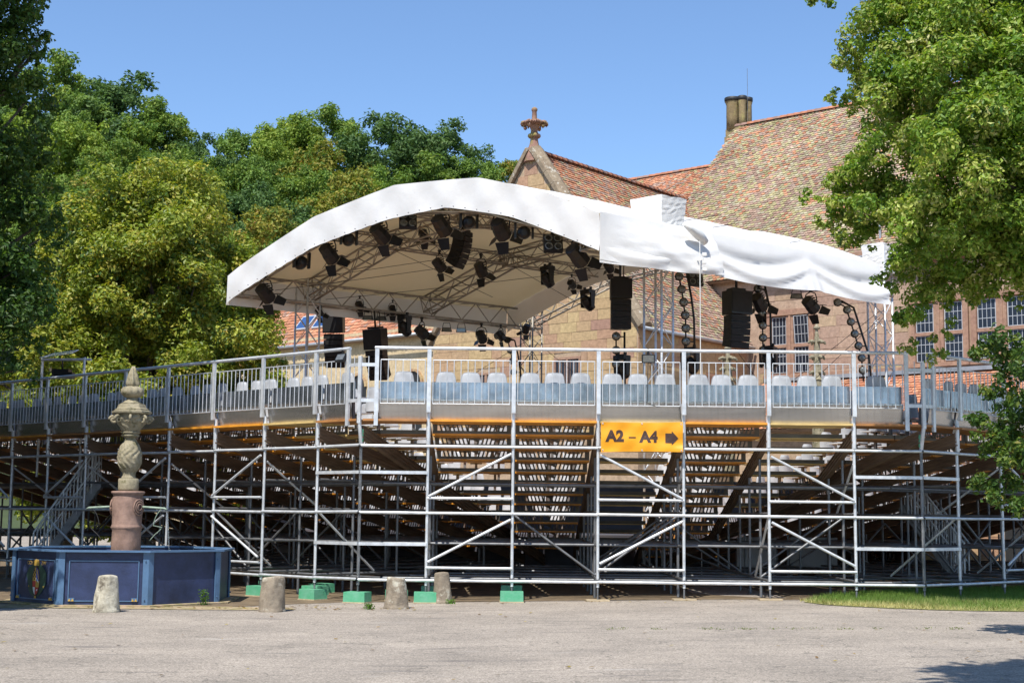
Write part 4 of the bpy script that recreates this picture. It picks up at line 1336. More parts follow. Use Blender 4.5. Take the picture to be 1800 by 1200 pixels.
def fresnel(p, yaw, pitch, label, s=1.0, grp='barn door spotlights on the stage roof'):
    e = empty('stage_spotlight', p, label, 'spotlight', grp)
    T = Matrix.Translation(Vector(p)) @ Matrix.Rotation(R(yaw), 4, 'Z') @ Matrix.Scale(s, 4)
    TT = T @ Matrix.Rotation(R(pitch), 4, 'X')
    h = inst('lamp_housing', FH, e, TT)
    inst('lens', FL, h, TT)
    for d in FD: inst('barn_door', d, e, TT)
    inst('yoke', FYK, e, T)
def mover(p, yaw, pitch, label, s=1.0):
    e = empty('moving_head_lamp', p, label, 'moving head', 'moving head lamps on the stage roof')
    T = Matrix.Translation(Vector(p)) @ Matrix.Rotation(R(yaw), 4, 'Z') @ Matrix.Scale(s, 4)
    TT = T @ Matrix.Rotation(R(pitch), 4, 'X')
    inst('lamp_base', MBA, e, T); inst('yoke', MYO, e, T)
    h = inst('lamp_head', MHE, e, TT); inst('lens', MLE, h, TT)
def blinder(p, yaw, pitch, label, s=1.0):
    e = empty('blinder_lamp', p, label, 'blinder', 'four lamp blinders on the stage roof')
    T = Matrix.Translation(Vector(p)) @ Matrix.Rotation(R(yaw), 4, 'Z') @ Matrix.Rotation(R(pitch), 4, 'X') @ Matrix.Scale(s, 4)
    inst('lamp_housing', BLN, e, T)
    for x in (-.1, .1):
        for z in (-.1, .1): inst('lens', BLE, e, T @ Matrix.Translation((x, 0, z)))

def front_y(px):
    """depth of the canopy's front edge where it is seen at this spot"""
    k = (px-900)/2500.0
    f0 = S(0, -1.85, 0); 
    t = (k*f0.y - f0.x)/(SU.x - k*SU.y)
    return f0.y + SU.y*t
AIM = -38
FR = [(466, 516, 'f', 'lowest barn door spotlight in the left corner of the white roof'),
      (530, 462, 'm', 'moving head nearest the left end of the roof front'),
      (578, 446, 'f', 'second barn door spotlight from the left along the roof front'),
      (613, 421, 'm', 'moving head between the second and third spotlights of the roof front'),
      (668, 411, 'f', 'third barn door spotlight from the left along the roof front'),
      (717, 388, 'b', 'square four lamp blinder near the crown of the roof arch'),
      (776, 397, 'f', 'barn door spotlight just left of the crown of the roof front'),
      (824, 391, 'm', 'moving head right above the long hanging loudspeaker'),
      (880, 403, 'f', 'barn door spotlight just right of the crown of the roof front'),
      (921, 409, 'm', 'moving head on the falling right half of the roof front'),
      (972, 428, 'b', 'four lamp blinder on the falling right half of the roof front'),
      (1015, 449, 'f', 'rightmost barn door spotlight of the roof front beside the wrapped corner')]
for px, py, kd, lab in FR:
    p = at(px, py, front_y(px))
    if kd == 'f': fresnel(p, AIM+random.uniform(-12, 12), random.uniform(-42, -30), lab, 1.28)
    elif kd == 'm': mover(p, 10+random.uniform(-20, 20), random.uniform(-8, 20), lab, 1.12)
    else: blinder(p, 8, -22, lab, 1.15)
IN = [(745, 414, 39.5, 'f', 'small silver fronted spotlight under the front rib', .7),
      (772, 466, 40.5, 'f', 'barn door spotlight hanging alone before the middle rib', .85),
      (845, 474, 41.0, 'f', 'barn door spotlight just below the long hanging loudspeaker', .9),
      (962, 491, 42.0, 'm', 'moving head hanging alone under the back half of the roof', .95),
      (1033, 532, 43.0, 'm', 'moving head beside the tall black loudspeaker stack', .95),
      (711, 577, 43.6, 'm', 'moving head on the long eave truss, left of its spotlight', .95),
      (741, 584, 43.8, 'f', 'barn door spotlight on the long eave truss beside a moving head', .9),
      (846, 592, 45.4, 'f', 'barn door spotlight on the long eave truss near the rear tower', .85),
      (1334, 532, 37.2, 'f', 'cluster spotlight right of the paired loudspeakers under the side valance', 1.0),
      (1425, 536, 37.9, 'f', 'barn door spotlight under the right end of the side valance', .95),
      (1213, 640, 35.6, 'm', 'moving head at the foot of the first lamp string right of the tower', .95),
      (1351, 636, 37.3, 'm', 'moving head at the foot of the lamp string in front of the stone window', .95),
      (1093, 650, 36.5, 'm', 'moving head at the foot of the lamp string below the loudspeaker stack', .9)]
for px, py, Y, kd, lab, s in IN:
    p = at(px, py, Y)
    (fresnel if kd == 'f' else mover)(p, AIM+random.uniform(-25, 25), random.uniform(-55, -25), lab, s*1.15)
blinder(at(1222, 490, 35.2), 15, -15, 'four lamp blinder under the side valance next to the near tower', .95)
for px, py, Y, lab, s in ((560, 548, 42.3, 'small spotlight on the eave truss beside the left tower', .7), (632, 538, 42.9, 'small spotlight on the eave truss between the two hung loudspeakers', .7),
                          (880, 590, 45.8, 'spotlight on the eave truss just left of the rear tower', .8), (925, 578, 46.2, 'spotlight tucked into the rear corner of the roof trusses', .75),
                          (690, 545, 43.6, 'small spotlight on top of the eave truss, left of its middle', .7), (1005, 500, 43.5, 'small spotlight on the rear rib near the lone moving head', .7), (1070, 470, 40.0, 'small spotlight under the wrapped roof corner', .75)):
    fresnel(at(px, py, Y), random.uniform(-60, 40), random.uniform(-60, -20), lab, s)
# small work lamps
def worklamp(p, yaw, label, s=1.0):
    e = empty('work_lamp', p, label, 'work lamp', 'small work lamps on the trusses')
    T = Matrix.Translation(Vector(p)) @ Matrix.Rotation(R(yaw), 4, 'Z') @ Matrix.Scale(s, 4)
    mb = MB(); mb.prism([(-.17,-.06),(.17,-.06),(.13,.07),(-.13,.07)], -.05, .05, lambda x, y, h: (x, h, y-.12)); inst('lamp_housing', mb.mesh('lamp_housing', M['black']), e, T)
    mb = MB(); mb.tube([(-.14,0,-.1),(-.1,0,.1),(.1,0,.1),(.14,0,-.1)], .012, 5); inst('yoke', mb.mesh('yoke', M['black']), e, T)
    mb = MB(); mb.box((0,-.053,-.12), (.26,.004,.10)); inst('lens', mb.mesh('lens', M['lens']), e, T)
for px, py, Y, lab in ((647, 552, 43.0, 'work lamp on the eave truss left of the tilted loudspeaker'), (670, 553, 43.3, 'work lamp on the eave truss above the tilted loudspeaker'),
                       (785, 573, 44.5, 'work lamp hung diamond-wise in the middle of the eave truss'), (811, 574, 44.8, 'flat work lamp in the middle of the eave truss'), (1400, 513, 37.8, 'flat work lamp under the side valance')):
    worklamp(at(px, py, Y), random.uniform(-20, 20), lab, 1.0)

# loudspeakers: hung columns of cabinets
def cab_mesh(w, h, d, name):
    mb = MB()
    mb.prism([(-w/2, -d/2), (w/2, -d/2), (w*.42, d/2), (-w*.42, d/2)], -h/2, h/2, lambda x, y, hh: (x, y, hh))
    return mb.mesh(name, M['black'])
def grille_mesh(w, h, d):
    mb = MB(); mb.box((0, -d/2-.006, 0), (w*.94, .012, h*.84)); return mb.mesh('grille', M['blackcloth'])
def array(p, yaw, tops, n, label, w=.50, h=.15, bend=4.5, tilt=0.0, toph=.46, drop=True):
    """p = top centre; tops = tall bass cabinets, n = curved line cabinets"""
    e = empty('line_array_loudspeaker', p, label, 'loudspeaker', 'hung loudspeaker columns')
    T = Matrix.Translation(Vector(p)) @ Matrix.Rotation(R(yaw), 4, 'Z') @ Matrix.Rotation(R(tilt), 4, 'X')
    if drop:
        mb = MB(); mb.beam((-.2, 0, .04), (.2, 0, .04), .3, .06); mb.tube([(0, .0, .05), (0, 0, .55)], .03, 6); mb.tube([(.1, .1, .05), (.12, .1, .5)], .016, 6)
        inst('hanging_frame', mb.mesh('hanging_frame', M['black']), e, T)
    cur = T
    for k in range(tops):
        c = inst('bass_cabinet', cab_mesh(w*1.06, toph, .5, 'bass_cabinet'), e, cur @ Matrix.Translation((0, 0, -toph/2)))
        inst('grille', grille_mesh(w*1.06, toph, .5), c, cur @ Matrix.Translation((0, 0, -toph/2)))
        cur = cur @ Matrix.Translation((0, 0, -toph-.03))
    cm, gm = cab_mesh(w, h, .4, 'cabinet'), grille_mesh(w, h, .4)
    for k in range(n):
        mm = cur @ Matrix.Translation((0, 0, -h/2))
        c = inst('cabinet', cm, e, mm); inst('grille', gm, c, mm)
        cur = cur @ Matrix.Translation((0, 0, -h-.006)) @ Matrix.Rotation(R(bend), 4, 'X')
array(at(813, 408, 39.5), 62, 0, 7, 'long curved loudspeaker hanging below the crown of the roof', .46, .135, 5.5, 0)
array(at(1090, 492, 36.0), 5, 1, 5, 'tall straight black loudspeaker stack left of the near tower', .52, .145, .6, 0, .50)
array(at(1294, 512, 36.8), 28, 1, 5, 'paired loudspeaker column under the side valance, before the stone wing', .62, .16, 3.0, 0, .62)
array(at(588, 553, 43.2), -8, 1, 6, 'loudspeaker column next to the left tower', .60, .16, 4.5, 8, .56)
array(at(660, 578, 43.0), -25, 1, 5, 'tilted loudspeaker column on the long eave truss', .60, .17, 5, 10, .62)

# strings of round lamps on black poles
def lamp_string(pts, label, step=.34, polex=.22):
    base = pts[-1]
    e = empty('lamp_string', base, label, 'lamp string', 'strings of round lamps beside the stage')
    mb = MB(); mb.tube(pts, .022, 6); mb.obj('pole', M['black'], e)
    off = Vector((polex, .05, 0))
    mb = MB(); mb.tube([Vector(p)+off for p in pts], .03, 6); mb.obj('pole', M['black'], e)
    segs = [(Vector(a), Vector(b)) for a, b in zip(pts[:-1], pts[1:])]
    tot = sum((b-a).length for a, b in segs)
    s = .12
    while s < tot-.05:
        r = s
        for a, b in segs:
            if r <= (b-a).length: c = a+(b-a)*(r/(b-a).length); break
            r -= (b-a).length
        mb = MB(); mb.lathe([(.05, .10), (.105, .02), (.115, -.03), (.10, -.06)], c, 12, True, None, Matrix.Rotation(R(-90), 4, 'X'))
        lo = mb.obj('lamp', M['black'], e, c)
        mb = MB(); mb.lathe([(.10, -.062), (.06, -.085), (.01, -.09)], c, 12, True, None, Matrix.Rotation(R(-90), 4, 'X'))
        # face the yard: the lens looks towards the camera side
        mb.v = [(v[0], c.y-abs(v[1]-c.y), v[2]) for v in mb.v]
        mb.obj('lens', M['lens'], lo, c)
        bar_part('bracket', e, c, c+off, .02, .03, 'black')
        s += step
    return e
Y = 36.3; lamp_string([at(1083, 583, Y), at(1083, 640, Y), at(1084, 690, Y)], 'string of round lamps hanging below the tall loudspeaker stack', .36)
Y = 35.3; lamp_string([at(1192, 478, Y), at(1200, 520, Y), at(1205, 560, Y), at(1206, 632, Y)], 'string of round lamps just right of the near tower', .33)
Y = 37.3; lamp_string([at(1330, 500, Y), at(1340, 545, Y), at(1341, 605, Y), at(1342, 640, Y)], 'string of round lamps left of the mullioned window', .33)
Y = 38.2; lamp_string([at(1465, 528, Y), at(1487, 540, Y), at(1503, 590, Y), at(1514, 625, Y), at(1518, 670, Y)], 'curved string of round lamps at the far right tower', .34)
Y = 46.0; lamp_string([at(868, 588, Y), at(893, 598, Y), at(899, 625, Y), at(905, 668, Y)], 'short string of round lamps beside the rear tower', .36)

# wires
def wire(a, b, label, sag=.1, r=.008):
    a, b = Vector(a), Vector(b)
    mb = MB(); mb.tube([a+(b-a)*t-UP*sag*4*t*(1-t) for t in [i/10 for i in range(11)]], r, 5)
    tag(mb.obj('wire', M['rubber']), label, 'wire')
wire(S(0.02, -1.6, 8.0), S(1.0, 2.2, 9.05), 'upper wire stretched under the roof behind the front lamps', .05)
wire(S(0.02, -1.3, 7.85), S(1.0, 2.6, 8.85), 'second wire stretched under the roof just below the upper one', .05)
wire(S(0.0, .6, 7.8), S(1.0, 5.2, 8.75), 'lower wire crossing the back half of the roof', .1)
wire(S(.27, 0, 8.9), S(.22, DEP/2, 8.0), 'short bracing wire under the left roof bay', 0)
wire(S(.27, DEP/2, 8.95), S(.2, DEP, 8.0), 'short bracing wire under the right roof bay', 0)
wire(B_+UP*7.3, at(1065, 700, 44), 'guy wire running down right from the rear tower', 0)
wire(B_+UP*7.3, at(780, 690, 46), 'guy wire running down left from the rear tower', 0)
wire(R_+UP*7.2, at(1330, 720, 37), 'upper guy wire slanting down left from the far tower', 0)
wire(R_+UP*7.0, at(1375, 720, 37), 'lower guy wire slanting down left from the far tower', 0)
wire(at(1265, 575, 36.9), at(1330, 665, 36.9), 'guy wire below the paired loudspeakers', 0)
# ------------------------------------------------------------------ monastery buildings
bu = Vector((.769, -.639, 0)).normalized(); bv = Vector((-bu.y, bu.x, 0))
BP0 = Vector((12.3, 62.0, 0))
BD = lambda k, w, z: BP0 + bu*k + bv*w + UP*z

def tile_field(name, parent, O, a, b, poly, hot=0.35, green=0.4, tw=.19, ex=.158, seed=1, grad=None):
    """overlapping beaver-tail tiles laid on the plane O + a*x + b*y (b runs up the slope), cut to poly"""
    rng = np.random.default_rng(seed)
    O, a, b = Vector(O), Vector(a).normalized(), Vector(b).normalized()
    nrm = a.cross(b).normalized()
    if nrm.z < 0: nrm = -nrm
    P = np.array(poly, float)
    xmin, xmax, ymin, ymax = P[:,0].min(), P[:,0].max(), P[:,1].min(), P[:,1].max()
    nx, ny = int((xmax-xmin)/tw)+2, int((ymax-ymin)/ex)+1
    I, J = np.meshgrid(np.arange(nx), np.arange(ny))
    I, J = I.ravel(), J.ravel()
    x = xmin + (I + .5*(J % 2))*tw
    y = ymin + J*ex
    cx, cy = x, y+ex*.5
    c = np.zeros(len(cx), bool); j = len(P)-1
    for i in range(len(P)):
        xi, yi, xj, yj = P[i,0], P[i,1], P[j,0], P[j,1]
        c ^= ((yi > cy) != (yj > cy)) & (cx < (xj-xi)*(cy-yi)/(yj-yi+1e-9)+xi)
        j = i
    x, y = x[c], y[c]; n = len(x)
    jit = rng.normal(0, .006, n); rot = rng.normal(0, .012, n); lift = rng.uniform(.026, .052, n)
    # local tile outline (x across, y up): rounded tail at the bottom
    ox = np.array([-.5, -.46, -.28, 0, .28, .46, .5, .5, -.5])*tw*.965
    oy = np.array([.30, .12, .02, -.02, .02, .12, .30, 1.25, 1.25])*ex
    hz = np.array([1, 1, 1, 1, 1, 1, 1, .0, .0])
    m = len(ox)
    X = x[:,None]+ox+rot[:,None]*oy; Yy = y[:,None]+oy+jit[:,None]; Z = lift[:,None]*hz + .004
    low = 7
    av, bvv, nv = np.array(a), np.array(b), np.array(nrm)
    top = np.array(O)+X[...,None]*av+Yy[...,None]*bvv+Z[...,None]*nv
    bot = np.array(O)+X[:,:low,None]*av+Yy[:,:low,None]*bvv+(Z[:,:low,None]-.022)*nv
    V = np.concatenate([top, bot], 1)
    k = m+low
    base = (np.arange(n)*k)[:,None]
    ft = (base+np.arange(m)).astype(int)
    sk = []
    for q in range(low-1):
        sk.append(np.concatenate([base+q+1, base+q, base+m+q, base+m+q+1], 1))
    flat = [np.concatenate([ft]+sk, 1).ravel()]
    lt = np.tile(np.array([m]+[4]*(low-1)), n)
    # colour of each tile: fired red, weathered mauve, lichen yellow-green
    big = np.sin(x*.55+seed)*np.sin(y*.8+seed*2)+.6*np.sin(x*1.3-y*.9)
    row = rng.random((ny+1, 400)); rr_ = row[(np.round((y-ymin)/ex)).astype(int) % (ny+1), (np.abs(x*1.7)).astype(int) % 400]
    r = .62*rng.random(n)+.38*rr_
    r = np.clip((r-.5)*1.25+.5, 0, .999)
    hh = hot + .10*big*.5
    if grad is not None: hh = hh + grad*((y-ymin)/(ymax-ymin)-.5)
    reds = np.array([[.40,.16,.085],[.43,.19,.10],[.36,.15,.09],[.45,.225,.13]])
    mau = np.array([[.28,.175,.135],[.32,.21,.16],[.25,.165,.13],[.34,.235,.18],[.30,.22,.18]])
    lic = np.array([[.30,.27,.13],[.36,.32,.165],[.28,.25,.15],[.35,.32,.22]])
    col = np.where((r < hh)[:,None], reds[rng.integers(0,4,n)], np.where((r < hh+green*(1-hh))[:,None], lic[rng.integers(0,4,n)], mau[rng.integers(0,5,n)]))
    mean = col.mean(0); patch = 1+.16*np.sin(x*.9+2*np.sin(y*.7+seed))*np.sin(y*1.1+seed)
    col = (.84*col+.16*mean)*rng.uniform(.82, 1.18, (n,1))*patch[:,None]
    me = np_mesh(name, V.reshape(-1,3), flat[0], lt, M['tile'], np.repeat(col, k, 0))
    o = link(bpy.data.objects.new(name, me), parent)
    o['kind'] = 'stuff'
    # under-roof
    mb = MB(); q = [O+a*p[0]+b*p[1]-nrm*.03 for p in poly]
    mb.add(q+[v-nrm*.15 for v in q], [tuple(range(len(q)))]+[tuple(reversed(range(len(q), 2*len(q))))]+[(i, (i+1) % len(q), len(q)+(i+1) % len(q), len(q)+i) for i in range(len(q))])
    mb.obj('roof_boarding', M['stringer'], parent)
    return o

def ridge_tiles(parent, p0, p1, r=.13, step=.36, mat='tile', seed=3):
    rng = random.Random(seed)
    p0, p1 = Vector(p0), Vector(p1); d = (p1-p0); L = d.length; d = d/L
    n = int(L/step)
    side = d.cross(UP).normalized()
    for i in range(n):
        c = p0+d*(i*step)
        vs = []
        for e, rr in ((0, r*1.1), (step*1.04, r*.95)):
            for q in range(7):
                a = math.pi*q/6
                vs.append(c+d*e+side*rr*math.cos(a)+UP*(rr*math.sin(a)-.02+rng.uniform(-.004, .004)))
        fs = [(q, q+1, 7+q+1, 7+q) for q in range(6)] + [tuple(range(7))]
        mb = MB(); mb.add(vs, fs, True)
        o = mb.obj('ridge_tile', M['ridge_a'] if rng.random() < .6 else M['ridge_b'], parent)
M['ridge_a'] = pm('red_ridge_tile', (.42, .17, .09), .85, 0, .4, 3, .2, 20)
M['ridge_b'] = pm('mauve_ridge_tile', (.30, .18, .14), .85, 0, .4, 3, .2, 20)

def stones(parent, F, x0, x1, z0, z1, mat, seed, skip=None, keep=None, course=.43, wmin=.55, wmax=1.25, proud=.02):
    """ashlar blocks, each its own piece: F(x, o, z) -> point, o = out of the wall"""
    rr = random.Random(seed)
    z = z0
    while z < z1-.1:
        h = min(course*rr.uniform(.85, 1.15), z1-z)
        x = x0 - rr.uniform(0, .6)
        while x < x1:
            w = rr.uniform(wmin, wmax)
            a, b = max(x, x0), min(x+w, x1)
            x += w
            if b-a < .12: continue
            pieces = [(a, b)]
            if skip:
                for (sa, sb, sz0, sz1) in skip:
                    if z+h <= sz0+.02 or z >= sz1-.02: continue
                    new = []
                    for (a_, b_) in pieces:
                        if b_ <= sa or a_ >= sb: new.append((a_, b_))
                        else:
                            if sa-a_ > .1: new.append((a_, sa))
                            if b_-sb > .1: new.append((sb, b_))
                    pieces = new
            for (a_, b_) in pieces:
                if keep:
                    a_, b_ = keep(a_, b_, z, z+h)
                    if b_-a_ < .1: continue
                p, q = F(a_+.008, 0, z+h/2), F(b_-.008, 0, z+h/2)
                out = (F(a_, 1, z)-F(a_, 0, z))
                pr = proud+rr.uniform(-.008, .008)
                # unit box: width w across the wall depth, height along up
                o = inst('stone', unit_box(mat), parent, basis(p+out*(pr-.03), q+out*(pr-.03), .06, h-.016))
        z += h

def mullioned(parent, F, kc, zb, zt, lights=2, lw=.78, gap=.34, open_light=None):
    """stone-framed window with leaded lights in two tiers; F(x, o, z)"""
    wn_ = link(bpy.data.objects.new('window', None), parent, Matrix.Translation(F(kc, 0, zb)))
    W_ = lights*lw + (lights-1)*gap
    x0, x1 = kc-W_/2, kc+W_/2
    def sb(name, xa, xb, za, zb_, o0, o1, mat):
        mb = MB(); mb.prism([(xa, za), (xb, za), (xb, zb_), (xa, zb_)], o0, o1, lambda x, y, h: F(x, h, y)); return mb.obj(name, M[mat], wn_)
    fr = .24
    sb('frame', x0-fr, x0-.01, zb-.05, zt+.05, -.18, .14, 'trim_stone'); sb('frame', x1+.01, x1+fr, zb-.05, zt+.05, -.18, .14, 'trim_stone')
    sb('frame', x0-.10, x0, zb, zt, -.2, .09, 'trim_stone'); sb('frame', x1, x1+.10, zb, zt, -.2, .09, 'trim_stone')
    sb('lintel', x0-fr-.05, x1+fr+.05, zt+.05, zt+.30, -.18, .17, 'trim_stone')
    sb('sill', x0-fr-.08, x1+fr+.08, zb-.22, zb-.052, -.18, .22, 'trim_stone')
    for i in range(lights-1):
        xm = x0+lw*(i+1)+gap*i
        sb('mullion', xm+.004, xm+gap-.004, zb-.04, zt+.04, -.2, .11, 'trim_stone')
        sb('mullion', xm+gap*.35, xm+gap*.65, zb-.03, zt+.03, -.2, .15, 'trim_stone')
    zm = (zb+zt)/2-.05
    sb('transom', x0-.05, x1+.05, zm-.07, zm+.07, -.19, .10, 'trim_stone')
    for i in range(lights):
        xa = x0+(lw+gap)*i+.04; xb = xa+lw-.08
        for (za, zc) in ((zb+.03, zm-.09), (zm+.09, zt-.02)):
            tilt = .10 if open_light == (i, za > zm) else 0.0
            Fo = lambda x, h, y: F(x, h+.02+tilt*(zc-y)*1.6*(1 if tilt else 0)*0 + tilt*2.0*(y-za)*.5, y)
            mb = MB(); mb.prism([(xa, za), (xb, za), (xb, zc), (xa, zc)], -.006, .0, lambda x, y, h: Fo(x, h, y)); mb.obj('pane', M['glass_dark'], wn_)
            mb = MB()
            for s in range(1, 4): 
                x = xa+(xb-xa)*s/4; mb.prism([(x-.010, za), (x+.010, za), (x+.010, zc), (x-.010, zc)], .002, .012, lambda x_, y, h: Fo(x_, h, y))
            nr = 3
            for s in range(0, nr+1):
                y0 = za+(zc-za)*s/nr; mb.prism([(xa, y0-.012), (xb, y0-.012), (xb, y0+.012), (xa, y0+.012)], .004, .016, lambda x_, y, h: Fo(x_, h, y))
            for x in (xa, xb): mb.prism([(x-.018, za), (x+.018, za), (x+.018, zc), (x-.018, zc)], .004, .018, lambda x_, y, h: Fo(x_, h, y))
            mb.obj('leading', M['lead'], wn_)
    return (x0-fr-.1, x1+fr+.1, zb-.24, zt+.32)

def wallbox(parent, name, pts, z0, z1, mat, thick_dir):
    mb = MB(); a, b = pts
    mb.add([a+UP*z0, b+UP*z0, b+UP*z1, a+UP*z1] + [p+thick_dir for p in (a+UP*z0, b+UP*z0, b+UP*z1, a+UP*z1)],
           [(0,1,2,3),(7,6,5,4),(0,4,5,1),(1,5,6,2),(2,6,7,3),(3,7,4,0)])
    return mb.obj(name, M[mat], parent)

def build_main():
    root = empty('monastery_building', BD(8, 3, 0), 'large pink sandstone monastery building with steep mossy tiled roof', 'building')
    EV, RZ, HW = 12.7, 21.5, 7.0
    wall = wallbox(root, 'wall', (BD(-7.5, 0, 0), BD(26, 0, 0)), 0, EV, 'wall_pink_joint', bv*.6)
    F = lambda x, o, z: BD(x, -o, z)
    holes = []
    holes.append(mullioned(root, F, -.05, 7.75, 10.25, 2, .74, .36, (1, True)))
    for kc in (6.75, 9.35, 12.2):
        holes.append(mullioned(root, F, kc, 7.85, 10.25, 2, .80, .42))
    stones(wall, F, -1.6, 12.6, 6.9, 12.45, 'ashlar_pink', 5, holes, None, .46, .75, 1.55)
    # cornice and gutter
    mb = MB(); mb.beam(BD(-1.6, -.12, EV-.12), BD(26, -.12, EV-.12), .3, .28); mb.obj('cornice', M['trim_stone'], root)
    mb = MB(); mb.tube([BD(-1.6, -.62, EV-.30), BD(26, -.62, EV-.30)], .08, 8); mb.obj('gutter', M['zinc'], root)
    # roof
    up = (BD(0, HW, RZ)-BD(0, 0, EV)); sl = up.length; upn = up.normalized()
    O = BD(0, 0, EV) - upn*.75
    T = sl+.75
    tile_field('roof_tiles', root, O, bu, upn, [(-8.2, 0), (18, 0), (18, T), (-6.9, T), (-7.35, T*.72), (-7.75, T*.45), (-8.1, T*.2)], .17, .50, seed=4, grad=.30)
    ridge_tiles(root, BD(-6.9, HW, RZ+.02), BD(18, HW, RZ+.02), .15, .38)
    # rear slope and closing gable so that nothing is open behind
    mb = MB(); mb.poly([BD(-7, HW, RZ-.1), BD(26, HW, RZ-.1), BD(26, 2*HW, EV), BD(-8, 2*HW, EV)]); mb.obj('rear_slope', M['ridge_b'], root)
    mb = MB(); mb.poly([BD(-7.6, 0.1, EV-.1), BD(-7.0, HW, RZ-.15), BD(-7.6, 2*HW, EV)]); mb.obj('end_gable', M['wall_pink_joint'], root)
    # lower continuation of the roof to the left
    R2 = 19.65
    up2 = (BD(0, HW, R2)-BD(0, -.05, 11.4)); u2 = up2.normalized()
    tile_field('roof_tiles', root, BD(0, -.05, 11.4), bu, u2, [(-24, up2.length*.35), (-7.0, up2.length*.35), (-7.0, up2.length), (-24, up2.length)], .62, .22, seed=9)
    ridge_tiles(root, BD(-24, HW, R2), BD(-7.2, HW, R2), .14, .38, seed=8)
    wallbox(root, 'wall', (BD(-24, .3, 0), BD(-7.4, .3, 0)), 0, 11.6, 'wall_pink_joint', bv*.6)
    # chimney
    ch = link(bpy.data.objects.new('chimney', None), root, Matrix.Translation(BD(-7.5, HW+.4, 18)))
    cc = BD(-6.85, HW+.3, 0)
    mb = MB()
    for (z0, z1, s) in ((17.5, 21.0, .60), (21.0, 21.4, .55), (21.4, 21.5, .5)):
        mb.prism([(-s, -s*.85), (s, -s*.85), (s, s*.85), (-s, s*.85)], z0, z1, lambda x, y, h: cc+bu*x+bv*y+UP*h)
    mb.obj('chimney_base', M['chimney'], ch)
    for dx, dy, r in ((-.26, -.22, .34), (.30, -.2, .20), (.38, .25, .2), (-.2, .3, .2)):
        c = cc+bu*dx+bv*dy
        mb = MB(); mb.lathe([(r, 21.4), (r*.97, 22.0), (r*.99, 22.02), (r*.96, 22.7), (r*1.18, 22.9), (r*1.22, 23.05), (r*.9, 23.1), (r*.8, 23.0)], (c.x, c.y, 0), 16)
        mb.obj('chimney_shaft', M['chimney'], ch)
        mb = MB(); mb.lathe([(r*1.20, 22.88), (r*1.27, 22.98), (r*1.25, 23.09), (r*.95, 23.12)], (c.x, c.y, 0), 16); mb.obj('chimney_cap', M['rubber'], ch)
    mb = MB(); mb.prism([(-.75, -.7), (.75, -.7), (.75, .7), (-.75, .7)], 17.3, 19.0, lambda x, y, h: cc+bu*x+bv*y+UP*h); mb.obj('chimney_flashing', M['zinc'], ch)
    tube_part('lightning_rod', root, cc+bu*.5+UP*20, cc+bu*.5+UP*24.6, .012, 'galv_dull_shaded', 5)
    # eave-side snow guard pipe
    for k in (4.0,): tube_part('vent_pipe', root, BD(k, .5, 13.3), BD(k, .5, 14.3), .05, 'zinc', 6)
    return root
build_main()

def build_leanto():
    root = empty('cloister_lean_to', BD(8, -1.5, 0), 'low lean-to with bright orange tiled roof along the monastery wall', 'lean-to')
    up = BD(0, -.05, 7.35)-BD(0, -2.9, 5.3); un = up.normalized()
    tile_field('roof_tiles', root, BD(0, -3.2, 5.3-.2), bu, un, [(-1.3, 0), (20, 0), (20, up.length+.2), (-1.3, up.length+.2)], .80, .06, .22, .2, seed=14)
    wallbox(root, 'wall', (BD(-1.3, -2.7, 0), BD(20, -2.7, 0)), 0, 5.2, 'wall_joint', bv*.4)
    mb = MB(); mb.beam(BD(-1.3, -.12, 7.47), BD(20, -.12, 7.47), .2, .16); mb.obj('flashing', M['zinc'], root)
    mb = MB(); mb.beam(BD(-1.4, -.06, 7.63), BD(20, -.06, 7.63), .16, .14); mb.obj('string_course', M['trim_stone'], root)
build_leanto()

